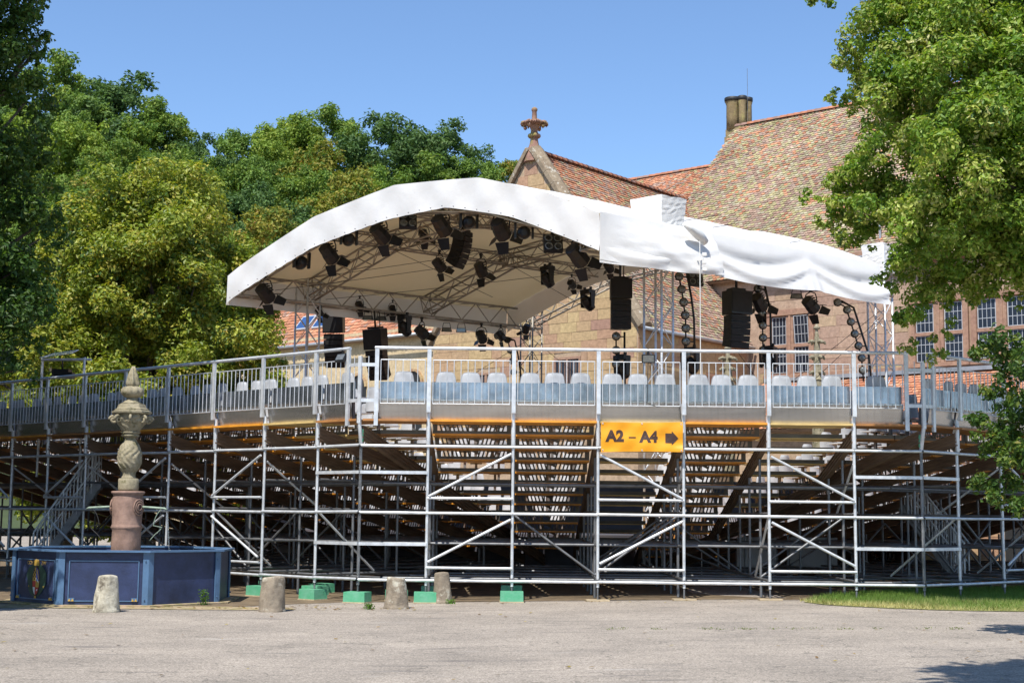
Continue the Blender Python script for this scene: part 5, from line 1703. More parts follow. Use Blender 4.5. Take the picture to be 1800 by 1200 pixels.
def build_wing():
    kc, hw, wf = -7.75, 5.6, -8.75
    EV, RZ = 9.35, 17.1
    root = empty('gabled_wing', BD(kc, wf/2, 0), 'gabled wing of yellow sandstone behind the stage with stone finial on its gable', 'building')
    F = lambda x, o, z: BD(kc+x, wf-o, z)
    # gable wall
    mb = MB()
    pl = [(-hw, 0), (hw, 0), (hw, EV), (0, RZ), (-hw, EV)]
    mb.prism(pl, 0, -.6, lambda x, y, h: F(x, h, y)); wall = mb.obj('wall', M['wall_joint'], root)
    lim = lambda z: hw if z < EV else hw*(RZ-z)/(RZ-EV)
    def keep(a, b, z0, z1):
        l = lim(z1)-.05
        return max(a, -l), min(b, l)
    holes = [(1.35, 2.75, 6.6, 8.0), (-2.9, -1.9, 6.3, 7.6)]
    stones(wall, F, -hw, hw, 4.6, 10.6, 'ashlar_yellow', 21, holes, keep, .42, .55, 1.35)
    stones(wall, F, -hw, hw, 14.0, 16.9, 'ashlar_yellow', 23, None, keep, .50, .8, 1.4)
    for (a, b, z0, z1) in holes:
        w = link(bpy.data.objects.new('window', None), root, Matrix.Translation(F(a, 0, z0)))
        mb = MB(); mb.prism([(a+.1, z0+.1), (b-.1, z0+.1), (b-.1, z1-.1), (a+.1, z1-.1)], -.02, .004, lambda x, y, h: F(x, h, y)); mb.obj('pane', M['glass_dark'], w)
        for (xa, xb, za, zb) in ((a, a+.1, z0, z1), (b-.1, b, z0, z1), (a+.1, b-.1, z1-.1, z1), (a+.1, b-.1, z0, z0+.1), ((a+b)/2-.05, (a+b)/2+.05, z0+.1, z1-.1)):
            mb = MB(); mb.prism([(xa, za), (xb, za), (xb, zb), (xa, zb)], -.02, .05, lambda x, y, h: F(x, h, y)); mb.obj('frame', M['trim_stone'], w)
        mb = MB()
        for i in range(1, 8):
            x = a+.1+(b-a-.2)*i/8; mb.prism([(x-.01, z0+.1), (x+.01, z0+.1), (x+.01, z1-.1), (x-.01, z1-.1)], .01, .02, lambda x_, y, h: F(x_, h, y))
        mb.obj('window_bars', M['trim_stone'], w)
    # copings on the verges
    for s in (-1, 1):
        a, b = F(s*(hw+.25), .02, EV-.30), F(s*.12, .02, RZ+.12)
        d = (b-a).normalized()
        side = bv
        upv = d.cross(side).normalized(); upv = upv if upv.z > 0 else -upv
        L = (b-a).length; n = 14
        for i in range(n):
            p, q = a+d*L*(i+.01)/n, a+d*L*(i+.99)/n
            mb = MB()
            sec = [(-.18, -.12), (.62, -.12), (.62, .10), (.22, .24), (-.18, .06)]
            mb.add([c+bv*x+upv*y for c in (p, q) for x, y in sec],
                   [tuple(reversed(range(5))), tuple(range(5, 10))]+[(k, (k+1) % 5, 5+(k+1) % 5, 5+k) for k in range(5)])
            mb.obj('coping_stone', M['coping'], root)
    # finial
    base = F(0, -.2, 0)
    fin = link(bpy.data.objects.new('finial', None), root, Matrix.Translation(base+UP*16.8))
    Z = 17.1
    mb = MB(); mb.lathe([(.46, Z-.45), (.40, Z-.15), (.29, Z+.1), (.20, Z+.35), (.165, Z+.55), (.16, Z+.62)], (base.x, base.y, 0), 8, False); mb.obj('finial_foot', M['finial_stone'], fin)
    mb = MB(); mb.lathe([(.16, Z+.62), (.25, Z+.64), (.29, Z+.70), (.27, Z+.78), (.17, Z+.83), (.145, Z+.92), (.17, Z+1.05), (.26, Z+1.18), (.34, Z+1.26), (.20, Z+1.30)], (base.x, base.y, 0), 16); mb.obj('finial_ring', M['finial_stone'], fin)
    for k in range(8):
        a = R(45*k+10)
        d = bu*math.cos(a)+bv*math.sin(a); e_ = Vector((-d.y, d.x, 0))
        c = base+UP*(Z+1.20)
        mb = MB()
        for w_ in (-.09, 0, .09):
            mb.tube([c+d*.16+e_*w_*.4, c+d*.34+e_*w_+UP*.05, c+d*.48+e_*w_*1.2+UP*(.13-abs(w_)*.4), c+d*.57+e_*w_*1.25+UP*(.10-abs(w_)*.5), c+d*.58+e_*w_*1.2-UP*.01], [.06, .06, .055, .045, .02], 6)
        if k % 2 == 0: mb.lathe([(.01, -.10), (.065, -.06), (.085, 0), (.065, .06), (.01, .09)], c+d*.45-UP*.07, 8)
        mb.obj('finial_leaf', M['finial_stone'], fin)
    mb = MB(); mb.lathe([(.15, Z+1.26), (.125, Z+1.4), (.115, Z+1.45), (.10, Z+1.80), (.115, Z+1.82), (.135, Z+1.88), (.125, Z+1.95), (.06, Z+2.0)], (base.x, base.y, 0), 10); mb.obj('finial_tip', M['finial_stone'], fin)
    # roofs
    for s in (1, -1):
        up = BD(kc, 0, RZ)-BD(kc+s*hw, 0, EV); un = up.normalized()
        O = BD(kc+s*hw, wf, EV)-un*.45
        T = up.length+.45
        poly = [(.5, 0), (9.5, 0), (12.5, T), (.5, T)]
        if s == 1: tile_field('roof_tiles', root, O, bv, un, poly, .36, .34, seed=31, grad=.5)
        else:
            mb = MB(); mb.poly([O+bv*p[0]+un*p[1] for p in poly]); mb.obj('roof_slope', M['ridge_b'], root)
    ridge_tiles(root, BD(kc, wf+.5, RZ+.05), BD(kc, 4.0, RZ+.05), .15, .38, seed=5)
    # side wall facing right, with its gutter
    swall = wallbox(root, 'wall', (BD(kc+hw, wf+.6, 0), BD(kc+hw, 0, 0)), 0, EV, 'wall_joint', -bu*.6)
    G = lambda x, o, z: BD(kc+hw+o, wf+x, z)
    stones(swall, G, .0, 8.5, 5.0, 8.9, 'ashlar_yellow', 41, None, None, .44, .6, 1.3)
    mb = MB(); mb.tube([BD(kc+hw+.38, wf-.1, EV-.42), BD(kc+hw+.38, -.2, EV-.42)], .07, 8); mb.obj('gutter', M['zinc'], root)
    wallbox(root, 'wall', (BD(kc-hw, wf+.6, 0), BD(kc-hw, 0, 0)), 0, EV, 'wall_joint', bu*.6)
build_wing()

def build_cream():
    w0 = -7.6
    root = empty('cream_range', BD(-21, w0+3, 0), 'long cream rendered range with orange tiled roof left of the gable', 'building')
    wall = wallbox(root, 'wall', (BD(-36, w0, 0), BD(-12.9, w0, 0)), 0, 10.1, 'cream_render', bv*.5)
    mb = MB(); mb.beam(BD(-36, w0-.1, 9.95), BD(-12.9, w0-.1, 9.95), .3, .3); mb.obj('cornice', M['cream_render'], root)
    up = BD(0, w0+5.5, 16.7)-BD(0, w0, 10.2); un = up.normalized()
    O = BD(0, w0, 10.2)-un*.6; T = up.length+.6
    tile_field('roof_tiles', root, O, bu, un, [(-34, 0), (-12.7, 0), (-12.7, T), (-34, T)], .82, .08, .24, .22, seed=51)
    mb = MB(); mb.poly([BD(-34, w0+5.5, 16.6), BD(-12.9, w0+5.5, 16.6), BD(-12.9, w0+11, 10.2), BD(-34, w0+11, 10.2)]); mb.obj('rear_slope', M['ridge_a'], root)
    mb = MB(); mb.tube([BD(-34, w0-.55, 9.72), BD(-12.9, w0-.55, 9.72)], .07, 8); mb.obj('gutter', M['zinc'], root)
    nrm = bu.cross(un).normalized(); nrm = nrm if nrm.z > 0 else -nrm
    for k in (-23.9, -22.6):
        sk = link(bpy.data.objects.new('skylight', None), root, Matrix.Translation(O+bu*k+un*1.5))
        q = lambda a, b, h: O+bu*(k+a)+un*(1.15+b)+nrm*h
        mb = MB(); mb.prism([(-.5, 0), (.5, 0), (.5, 1.0), (-.5, 1.0)], .02, .12, q); mb.obj('frame', M['lead'], sk)
        mb = MB(); mb.prism([(-.42, .08), (.42, .08), (.42, .92), (-.42, .92)], .12, .13, q); mb.obj('pane', M['glass_sky'], sk)
    # round-headed openings
    F = lambda x, o, z: BD(x, w0-o, z)
    for k in (-19.3, -15.6):
        w = link(bpy.data.objects.new('arched_opening', None), root, Matrix.Translation(F(k, 0, 5)))
        arc = [(k+.55*math.cos(a), 7.5+.62*math.sin(a)) for a in [math.pi*i/14 for i in range(15)]]
        mb = MB(); mb.prism([(k-.55, 4.4), (k+.55, 4.4)]+arc, .0, .02, lambda x, y, h: F(x, h+.004, y)); mb.obj('opening', M['rubber'], w)
        for i in range(14):
            (xa, za), (xb, zb) = arc[i], arc[i+1]
            mb = MB(); mb.beam(F(xa, .03, za), F(xb, .03, zb), .12, .12); mb.obj('arch_stone', M['ashlar_yellow'], w)
M['glass_sky'] = pm('skylight_glass', (.05, .12, .30), .06, .3, .3, 1.0, spec=.9)
build_cream()

def pinnacle(px, py, Y, h, label):
    p = at(px, py, Y)
    root = empty('stone_pinnacle', (p.x, p.y, 3.0), label, 'pinnacle', 'carved stone pinnacles')
    mb = MB(); mb.lathe([(.22, 3.0), (.22, p.z), (.26, p.z+.05), (.20, p.z+.12), (.16, p.z+.3), (.10, p.z+h*.8), (.05, p.z+h)], (p.x, p.y, 0), 8, False); mb.obj('shaft', M['fountain_grey'], root)
    for lv in (.15, .45, .75):
        r = .30 if lv < .7 else .34
        for k in range(4):
            a = R(90*k+20); d = Vector((math.cos(a), math.sin(a), 0)); c = Vector((p.x, p.y, p.z+h*lv))
            mb = MB(); mb.tube([c+d*.08, c+d*.22+UP*.05, c+d*r+UP*.02], [.05, .07, .05], 6); mb.lathe([(.01,-.06),(.06,0),(.01,.06)], c+d*r, 6); mb.obj('crocket', M['fountain_grey'], root)
    mb = MB(); mb.lathe([(.05, 0), (.12, .04), (.13, .1), (.05, .16), (.04, .3), (.01, .34)], (p.x, p.y, p.z+h), 8); mb.obj('tip', M['fountain_grey'], root)
pinnacle(1280, 678, 50, 1.25, 'carved stone pinnacle below the paired loudspeakers')
pinnacle(1437, 670, 52, 1.9, 'carved stone pinnacle in front of the mullioned window')

def build_yard_wall():
    root = empty('side_building', (15, 41, 0), 'low tan stone outbuilding with dark doorway behind the shaded wing', 'building')
    a, b = Vector((11.2, 39.5, 0)), Vector((19.0, 37.5, 0))
    d = (b-a).normalized(); nn = Vector((d.y, -d.x, 0)); nn = nn if nn.y < 0 else -nn
    w = wallbox(root, 'wall', (a, b), 0, 3.6, 'wall_joint', -nn*.4)
    F = lambda x, o, z: a+d*x+nn*o+UP*z
    stones(w, F, 0, 8.0, 0.0, 3.5, 'ashlar_yellow', 71, [(2.3, 3.4, 0, 2.3)], None, .5, .7, 1.4)
    mb = MB(); mb.prism([(2.3, 0), (3.4, 0), (3.4, 2.3), (2.3, 2.3)], 0, .01, lambda x, y, h: F(x, h+.004, y)); mb.obj('door', M['rubber'], root)
    mb = MB(); mb.poly([F(-.3, .3, 3.6), F(8.3, .3, 3.6), F(8.3, -3, 4.4), F(-.3, -3, 4.4)]); mb.obj('roof_slope', M['ridge_a'], root)
build_yard_wall()

# ------------------------------------------------------------------ stairs and rig seen through the scaffold
def stairs(p0, p1, width, label, n=9):
    p0, p1 = Vector(p0), Vector(p1)
    root = empty('access_stairs', p0, label, 'stairs', 'metal access stairs under the stand')
    d = (p1-p0); h = Vector((d.x, d.y, 0)).normalized(); s = Vector((h.y, -h.x, 0))
    for q in (-1, 1):
        bar_part('stringer', root, p0+s*q*width/2, p1+s*q*width/2, .04, .16, 'galv_dull_shaded')
        tube_part('handrail', root, p0+s*q*width/2+UP*.95, p1+s*q*width/2+UP*.95, .022, 'galv')
        tube_part('handrail', root, p0+s*q*width/2+UP*.5, p1+s*q*width/2+UP*.5, .018, 'galv')
        for i in range(0, n*2+1):
            c = p0+d*(i/(n*2))+s*q*width/2
            tube_part('baluster', root, c, c+UP*.95, .009 if i % 4 else .022, 'galv', 6)
    for i in range(n):
        c = p0+d*((i+.5)/n)
        mb = MB(); mb.box((0,0,0), (.24, width, .035), Matrix.Rotation(math.atan2(h.y, h.x), 3, 'Z')); mb.v = [(v[0]+c.x, v[1]+c.y, v[2]+c.z) for v in mb.v]; mb.obj('step', M['galv_dull_shaded'], root)
q0 = at(60, 985, 31.5); q1 = at(175, 850, 31.8)
stairs((q0.x, q0.y, .02), (q1.x, q1.y, q1.z), .9, 'metal access stairs climbing behind the fountain under the left wing')
q0 = at(1700, 1020, 30.5); q1 = at(1590, 890, 31.0)
stairs((q0.x, q0.y, .02), (q1.x, q1.y, q1.z), .9, 'metal access stairs descending behind the lawn under the right wing')

def rig():
    a, b = at(72, 690, 32.6), at(146, 690, 32.0)
    zt = at(75, 632, 32.6).z
    root = empty('goalpost_rig', a, 'steel goalpost frame with clear sheet and lamp rising over the left wing', 'rig')
    for p in (a, b): tube_part('upright', root, Vector((p.x, p.y, 2.2)), Vector((p.x, p.y, zt)), .03, 'galv')
    tube_part('crossbar', root, Vector((a.x-.02, a.y, zt)), Vector((b.x+.15, b.y, zt-.05)), .028, 'galv')
    mb = MB(); q = [Vector((a.x, a.y-.2, zt+.02)), Vector((b.x-.2, b.y-.3, zt+.06)), Vector((b.x-.3, b.y+.5, zt+.22)), Vector((a.x+.1, a.y+.5, zt+.20))]
    mb.add(q+[v+UP*.006 for v in q], [(0,1,2,3),(7,6,5,4)]); mb.obj('clear_sheet', M['clear'], root)
    for i in range(4): tube_part('sheet_edge', root, q[i], q[(i+1) % 4], .01, 'galv', 6)
    c = Vector(((a.x*.6+b.x*.4), a.y, zt-.32))
    mb = MB(); mb.box(c, (.38, .3, .2)); mb.box(c+Vector((.2, -.1, -.05)), (.2, .2, .14)); mb.obj('lamp_housing', M['black'], root)
    mb = MB(); mb.tube([c+UP*.1, c+UP*.32], .02, 6); mb.obj('lamp_hanger', M['black'], root)
rig()
# pale crate stack under the middle of the stand
for k, (px, py, Y, w, lab) in enumerate(((1330, 1005, 33, .9, 'pale grey stage panel leaning under the stand, near the lawn side'), (1430, 1005, 33.5, 1.1, 'wider pale grey stage panel standing behind the scaffold next to the lawn'))):
    p = at(px, py, Y)
    mb = MB(); mb.box((p.x, p.y, .62), (w, .08, .75)); mb.beam((p.x-w/2, p.y-.06, .98), (p.x+w/2, p.y-.06, .98), .04, .05); mb.beam((p.x-w/2+.03, p.y, .0), (p.x-w/2+.03, p.y, .25), .05, .05); mb.beam((p.x+w/2-.03, p.y, .0), (p.x+w/2-.03, p.y, .25), .05, .05)
    tag(mb.obj('grey_hoarding', M['greypanel']), lab, 'hoarding', 'grey hoardings under the stand')
# ------------------------------------------------------------------ trees
def leaves(name, clumps, per_r2, size, mat, parent, palette, seed, droop=.25, flat=.8, aspect=.62, origin=None):
    """clumps: list of (x, y, z, r). Many small folded leaves through each clump, denser towards its shell"""
    rng = np.random.default_rng(seed)
    C = np.array(clumps, float)
    cnt = np.maximum(12, (per_r2*C[:,3]**2)).astype(int)
    idx = np.repeat(np.arange(len(C)), cnt); n = len(idx)
    d = rng.normal(0, 1, (n, 3)); d /= np.linalg.norm(d, axis=1)[:,None]
    rad = C[idx,3]*(.25+.75*rng.random(n)**.55)*(1+rng.normal(0, .10, n))
    pos = C[idx,:3] + d*rad[:,None]*np.array([1, 1, flat])
    nrm = d*.8 + rng.normal(0, .55, (n,3)) + np.array([0, 0, .55]); nrm /= np.linalg.norm(nrm, axis=1)[:,None]
    t = np.cross(nrm, rng.normal(0, 1, (n,3))); t += np.array([0, 0, -droop]); t -= nrm*(t*nrm).sum(1)[:,None]
    t /= np.linalg.norm(t, axis=1)[:,None]+1e-9
    b = np.cross(nrm, t)
    s = size*rng.uniform(.6, 1.25, n)[:,None]
    V = np.stack([pos-t*s*.55, pos+b*s*aspect*.5+nrm*s*.10, pos+t*s*.6-nrm*s*.08, pos-b*s*aspect*.5+nrm*s*.10], 1)
    pal = np.array([p[1:] for p in palette]); w = np.array([p[0] for p in palette]); w = w/w.sum()
    bias = rng.random(len(C))[idx]
    pick = np.searchsorted(np.cumsum(w), np.clip(.55*rng.random(n)+.45*bias, 0, .9999))
    col = pal[pick]*rng.uniform(.75, 1.25, (n,1))
    o = np.array(origin if origin is not None else (0, 0, 0), float)
    me = np_mesh(name, V.reshape(-1,3)-o, np.arange(4*n), np.full(n, 4), mat, np.repeat(col, 4, 0))
    if parent is False: return me
    return link(bpy.data.objects.new(name, me), parent, Matrix.Translation(Vector(o)))

def bough(center, R3, n, rmin, rmax, rng, shell=.65):
    """n leaf clumps filling an ellipsoid with an uneven outline"""
    out = []
    for i in range(n):
        d = rng.normal(0, 1, 3); d /= np.linalg.norm(d)
        k = (shell+(1-shell)*rng.random()) if rng.random() < .75 else rng.random()*.7
        out.append((center[0]+d[0]*R3[0]*k, center[1]+d[1]*R3[1]*k, center[2]+d[2]*R3[2]*k, rng.uniform(rmin, rmax)))
    return out

def limbs(base, targets, r0, h_fork, seed, twist=.3):
    rr = random.Random(seed)
    base = Vector(base)
    mb = MB()
    fork = base+Vector((rr.uniform(-.2, .2), rr.uniform(-.2, .2), h_fork))
    mb.tube([base-UP*.2, base+UP*.25, base+(fork-base)*.5+Vector((rr.uniform(-.1, .1), 0, 0)), fork], [r0*1.5, r0*1.1, r0*.92, r0*.8], 12)
    for t in targets:
        t = Vector(t); d = t-fork
        mid = fork+d*.5+Vector((rr.uniform(-1, 1), rr.uniform(-1, 1), rr.uniform(0, 1)))*d.length*.10
        rs = r0*min(.42, .16+.035*d.length)
        mb.tube([fork-UP*.3, fork+d*.12+UP*.1, mid, fork+d*.8, t], [rs, rs*.85, rs*.55, rs*.3, rs*.12], 7)
    return mb

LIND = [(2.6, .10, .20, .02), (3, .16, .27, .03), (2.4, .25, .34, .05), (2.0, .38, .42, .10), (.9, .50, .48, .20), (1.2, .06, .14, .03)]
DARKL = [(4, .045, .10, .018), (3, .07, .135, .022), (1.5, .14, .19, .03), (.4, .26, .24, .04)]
YELL = [(3, .15, .215, .025), (3, .24, .30, .035), (2.5, .33, .35, .05), (1.2, .42, .37, .06), (2.6, .075, .14, .022), (.3, .40, .25, .06)]

# right linden, reaching in from outside the frame
def right_tree():
    rng = np.random.default_rng(5)
    trunk = Vector((13.2, 23.5, gz(13.2)))
    root = empty('linden_tree', trunk, 'bright flowering linden hanging into the picture over the monastery roof', 'tree')
    B = [(1535,55,20.5,.62),(1620,25,21,.9),(1720,40,19.5,.9),(1810,60,20,1.0),(1515,120,21,.45),(1600,140,20,.8),(1700,165,18.8,.85),(1800,180,19.5,.95),
         (1500,175,21.5,.36),(1570,215,20.5,.5),(1465,175,21.5,.20),(1590,265,19.5,.62),(1690,285,18.5,.85),(1800,300,19.5,.9),(1530,300,20.8,.5),(1490,330,21,.42),(1435,350,21.5,.26),(1455,345,21.3,.3),(1480,390,21.2,.4),(1500,360,21,.45),(1540,345,20.8,.5),(1530,400,21,.42),(1455,380,21.4,.2),(1500,300,21.2,.3),(1610,545,20.4,.3),(1580,560,20.5,.22),
         (1570,370,20,.6),(1660,390,19.2,.8),(1760,395,19.5,.85),(1830,420,19,.9),(1515,425,21,.28),(1590,455,20.2,.5),(1690,465,20,.62),(1790,450,20,.42),
         (1560,500,20.6,.30),(1630,520,20.2,.46),(1610,570,20.6,.24),(1600,610,20.8,.13),(1690,520,20.2,.3),(1655,580,20.4,.26),(1650,625,20.6,.18),(1745,498,20,.22),(1790,520,20,.25),
         (1560,20,21.5,.4),(1660,-90,20.5,1.1),(1790,-80,20,1.2),(1560,-60,21,.6),(1455,5,21.5,.12),(1425,0,21.5,.08),
         (1880,200,19,1.3),(1900,500,19.5,.8),(1880,0,20,1.4),(1890,350,19,1.2)]
    clumps, tips = [], []
    for px, py, Y, r in B:
        Y += 3.0; r *= 1.15
        p = at(px, py, Y)
        k = max(4, int(30*r**1.5))
        clumps += bough((p.x, p.y, p.z), (r*.92, r*1.25, r*.85), k, max(.08, r*.22), max(.12, r*.40), rng, .6)
        tips.append((p.x, p.y, p.z))
    # the off-frame rest of the crown that shades the right wing
    far = []
    for c, rr in (((13.0, 23.5, 9.0), (2.8, 3.2, 2.8)), ((12.2, 21.5, 12), (3.0, 3.0, 2.2)), ((13.4, 24.5, 6.6), (2.6, 2.8, 1.8)), ((10.6, 20.8, 13.2), (2.4, 2.4, 1.6))):
        far += bough(c, rr, 60, .45, .8, rng, .5)
    leaves('outer_crown', far, 260, .17, M['leaf'], root, LIND, 33, .5, .85)
    leaves('crown', clumps, 2700, .086, M['leaf'], root, LIND, 3, .5, .85)
    lows = [(1800,600,17.5,.42),(1745,600,17.6,.16),(1770,660,17.5,.28),(1815,700,17.3,.5),(1760,735,17.5,.26),(1718,735,17.6,.12),(1800,790,17.4,.4),(1750,800,17.5,.2),(1725,845,17.6,.13),(1770,850,17.5,.24),(1812,870,17.4,.32),(1740,690,17.6,.15),(1850,650,17.3,.6),(1860,800,17.3,.6),(1780,620,17.5,.3),(1790,740,17.5,.35),(1775,705,17.5,.25),(1735,770,17.5,.18),(1765,780,17.5,.25),(1790,830,17.5,.3),(1745,870,17.5,.14),(1710,620,17.6,.10),(1760,640,17.5,.2),(1785,880,17.4,.2)]
    cl2 = []
    for px, py, Y, r in lows:
        p = at(px, py, Y)
        cl2 += bough((p.x, p.y, p.z), (r, r*1.2, r*.8), max(4, int(34*r**1.3)), .08, max(.12, r*.34), rng, .5)
        tips.append((p.x, p.y, p.z))
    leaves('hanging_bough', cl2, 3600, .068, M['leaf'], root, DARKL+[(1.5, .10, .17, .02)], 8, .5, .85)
    limbs(trunk, [t for t, b_ in zip(tips, B) if t[2] > 6.2 and b_[3] > .44][::2], .26, 4.6, 2).obj('trunk', M['bark'], root)
right_tree()

def left_tree():
    rng = np.random.default_rng(6)
    trunk = Vector((-13.2, 25.5, gz(-13)))
    root = empty('shaded_tree', trunk, 'tall dark shaded tree filling the left edge of the picture', 'tree')
    B = [(30,20,20,.45),(60,90,20,.24),(20,110,20,.5),(45,180,20,.45),(15,260,20,.6),(60,270,20.3,.35),(85,330,20.5,.22),(30,370,20,.6),(70,420,20.2,.4),(20,480,20,.6),(50,540,20,.42),(10,600,19.8,.5),(35,650,19.8,.32),(60,500,20.2,.3),(-40,100,19.8,.9),(-50,300,19.8,1.0),(-60,500,19.6,1.0),(-30,-60,20,.9),(40,-40,20,.5),(75,60,20.2,.12),(90,380,20.4,.16),(55,600,20,.2)]
    clumps, tips = [], []
    for px, py, Y, r in B:
        Y += 5.5; r *= 1.27
        p = at(px, py, Y)
        clumps += bough((p.x, p.y, p.z), (r, r*1.2, r*.95), max(5, int(26*r**1.4)), max(.08, r*.22), max(.13, r*.40), rng, .55)
        tips.append((p.x, p.y, p.z))
    far = []  # off-frame leaf masses, some added to shade the left wing and basin
    for c, rr in (((-13.2, 25.5, 10.0), (2.4, 3.0, 3.2)), ((-13.6, 26, 6.6), (2.4, 3.0, 2.4)), ((-12.8, 23.5, 8.5), (2.0, 2.4, 3.0)), ((-12.2, 25, 13.8), (2.4, 3.0, 2.4)), ((-13.8, 28.5, 9.5), (2.2, 2.6, 3.2)), ((-11.6, 24.0, 12.0), (1.5, 2.0, 1.8)), ((-9.8, 23.8, 13.0), (2.2, 2.2, 1.3)), ((-9.4, 20.6, 4.3), (.7, .7, .5))):
        far += bough(c, rr, 70, .4, .75, rng, .5)
    leaves('outer_crown', far, 330, .19, M['leaf'], root, DARKL, 34, .3, .9)
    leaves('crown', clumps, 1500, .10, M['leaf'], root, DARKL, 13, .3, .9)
    limbs(trunk, tips, .36, 3.2, 4).obj('trunk', M['bark'], root)
left_tree()

def crown_tree(name, label, base, H, W, trunk_r, palette, leaf, per, seed, nb=22, zlo=.2, mat='leaf', group=None, depth=None):
    rng = np.random.default_rng(seed)
    base = Vector(base)
    root = empty(name, base, label, 'tree', group)
    clumps, tips = [], []
    D = depth or W
    for i in range(nb):
        f = i/(nb-1)
        z = H*(zlo+(1-zlo)*(f**.9)*.95)
        taper = math.sqrt(max(.05, 1-((z/H-.48)/.56)**2))
        a = 2.399*i+rng.uniform(-.4, .4); rad = taper*rng.uniform(.4, 1.0)
        br = W*rng.uniform(.12, .26)
        c = (base.x+math.cos(a)*rad*W/2, base.y+math.sin(a)*rad*D/2, base.z+z-br*.4)
        clumps += bough(c, (br, br, br*.75), 22, br*.25, br*.45, rng, .55)
        tips.append(c)
    leaves('crown', clumps, per, leaf, M[mat], root, palette, seed+1, .35, .85)
    limbs(base, tips[::2], trunk_r, H*.22, seed).obj('trunk', M['bark'], root)
    return root

# the linden behind the left wing, and smaller neighbours
b = at(262, 700, 48)
crown_tree('linden_tree', 'broad yellow green linden behind the left wing of the stand', (b.x, b.y, 0), 13.5, 7.6, .4, YELL, .15, 1000, 21, 30, .18)
b = at(120, 700, 50)
crown_tree('linden_tree', 'second yellow green linden between the shaded tree and the broad linden', (b.x, b.y, 0), 12.0, 6.5, .35, YELL, .15, 900, 33, 24, .18)
b = at(420, 700, 50)
crown_tree('linden_tree', 'lower yellowish linden touching the left corner of the stage roof', (b.x, b.y, 0), 9.6, 4.8, .3, YELL, .14, 1100, 44, 20, .2)

# trees of the yard behind the camera: out of the picture, their shade falls into it
crown_tree('unseen_yard_tree', 'yard tree behind the viewer whose shade falls on the near asphalt', (3.65, 7.5, 0), 10.6, 5.0, .2, LIND, .20, 420, 61, 20, .6)
crown_tree('unseen_yard_tree', 'yard tree behind the viewer that shades the tall dark tree', (-17.5, 16.5, 0), 17, 10.5, .4, DARKL, .24, 150, 62, 26, .2)

crown_tree('unseen_yard_tree', 'added unseen tree blocking sky light far to the left of the fountain', (-15.0, 12.0, 0), 15, 9.0, .35, DARKL, .26, 140, 63, 24, .2)  # unseen tree added to block sky light and darken the left wing
crown_tree('unseen_yard_tree', 'added unseen tree widening the shade beyond the left edge of the picture', (-19.5, 24.0, 0), 15, 9.5, .35, DARKL, .26, 140, 64, 24, .15)  # unseen tree added to enlarge the shade that the left wing reflects
for k_, (x_, y_) in enumerate(((-21.5, 31.0), (-24.0, 38.0))):  # unseen dark row added to darken the left wing's reflections and block sky
    crown_tree('unseen_yard_tree', ('added unseen dark tree beyond the far end of the left wing', 'added unseen dark tree further back past the far end of the left wing')[k_], (x_, y_, 0), 13, 9.0, .35, DARKL, .26, 170, 70+k_, 26, .06)
# ------------------------------------------------------------------ wooded hill
def hill_h(x, y):
    a = 27*math.exp(-((x+52)/34)**2)*(1/(1+math.exp(-(y-118)/10)))
    b_ = 17*math.exp(-((x+18)/24)**2)*(1/(1+math.exp(-(y-128)/10)))
    c = 11*(1/(1+math.exp(-(y-120)/12)))*(1/(1+math.exp((x-40)/14)))
    return a*.9+b_*.75+c
def build_hill():
    xs = np.linspace(-170, 90, 66); ys = np.linspace(84, 260, 45)
    vs = [(float(x), float(y), hill_h(x, y)-.8*math.exp(-((y-84)/6)**2)-.05) for y in ys for x in xs]
    n = len(xs)
    mb = MB(); mb.add(vs, [(j*n+i, j*n+i+1, (j+1)*n+i+1, (j+1)*n+i) for j in range(len(ys)-1) for i in range(n-1)], True)
    tag(mb.obj('hill', M['hill'], None, (0, 0, 0)), 'wooded hillside rising behind the monastery', 'hill', kind='structure')
build_hill()
FP = [
  [(4, 0.108, 0.190, 0.033), (3, 0.156, 0.241, 0.040), (2, 0.228, 0.293, 0.055), (1, 0.312, 0.333, 0.066)],
  [(3, 0.150, 0.230, 0.033), (3, 0.210, 0.299, 0.044), (2, 0.300, 0.356, 0.061)],
  [(3, 0.204, 0.230, 0.033), (2, 0.300, 0.265, 0.050), (2, 0.120, 0.196, 0.033), (.8, 0.396, 0.230, 0.066)],
  [(4, 0.072, 0.136, 0.040), (3, 0.102, 0.175, 0.051), (1, 0.144, 0.218, 0.064)],
  [(3, 0.144, 0.236, 0.050), (2, 0.210, 0.310, 0.066), (2, 0.102, 0.184, 0.040)],
]
def far_proto(seed, pal, H, W):
    rng = np.random.default_rng(seed)
    clumps, tips = [], []
    for i in range(20):
        f = i/19
        z = H*(.22+.74*f)
        taper = math.sqrt(max(.06, 1-((z/H-.5)/.56)**2))
        a = 2.399*i+rng.uniform(-.5, .5); rad = taper*rng.uniform(.35, .85)
        br = W*rng.uniform(.15, .25)
        c = (math.cos(a)*rad*W/2, math.sin(a)*rad*W/2, z-br*.3)
        clumps += bough(c, (br, br, br*.75), 12, br*.28, br*.5, rng, .5)
        tips.append(c)
    cm = leaves('crown', clumps, 120, .36, M['leaf_far'], False, pal, seed+9, .2, .85)
    tm = limbs((0, 0, 0), tips[::3], .3, H*.25, seed).mesh('trunk', M['bark'])
    return cm, tm
PROTO = [far_proto(100+i, FP[i % 5], 11.5+(i % 3)*1.6, 9.0+(i % 2)*1.6) for i in range(8)]
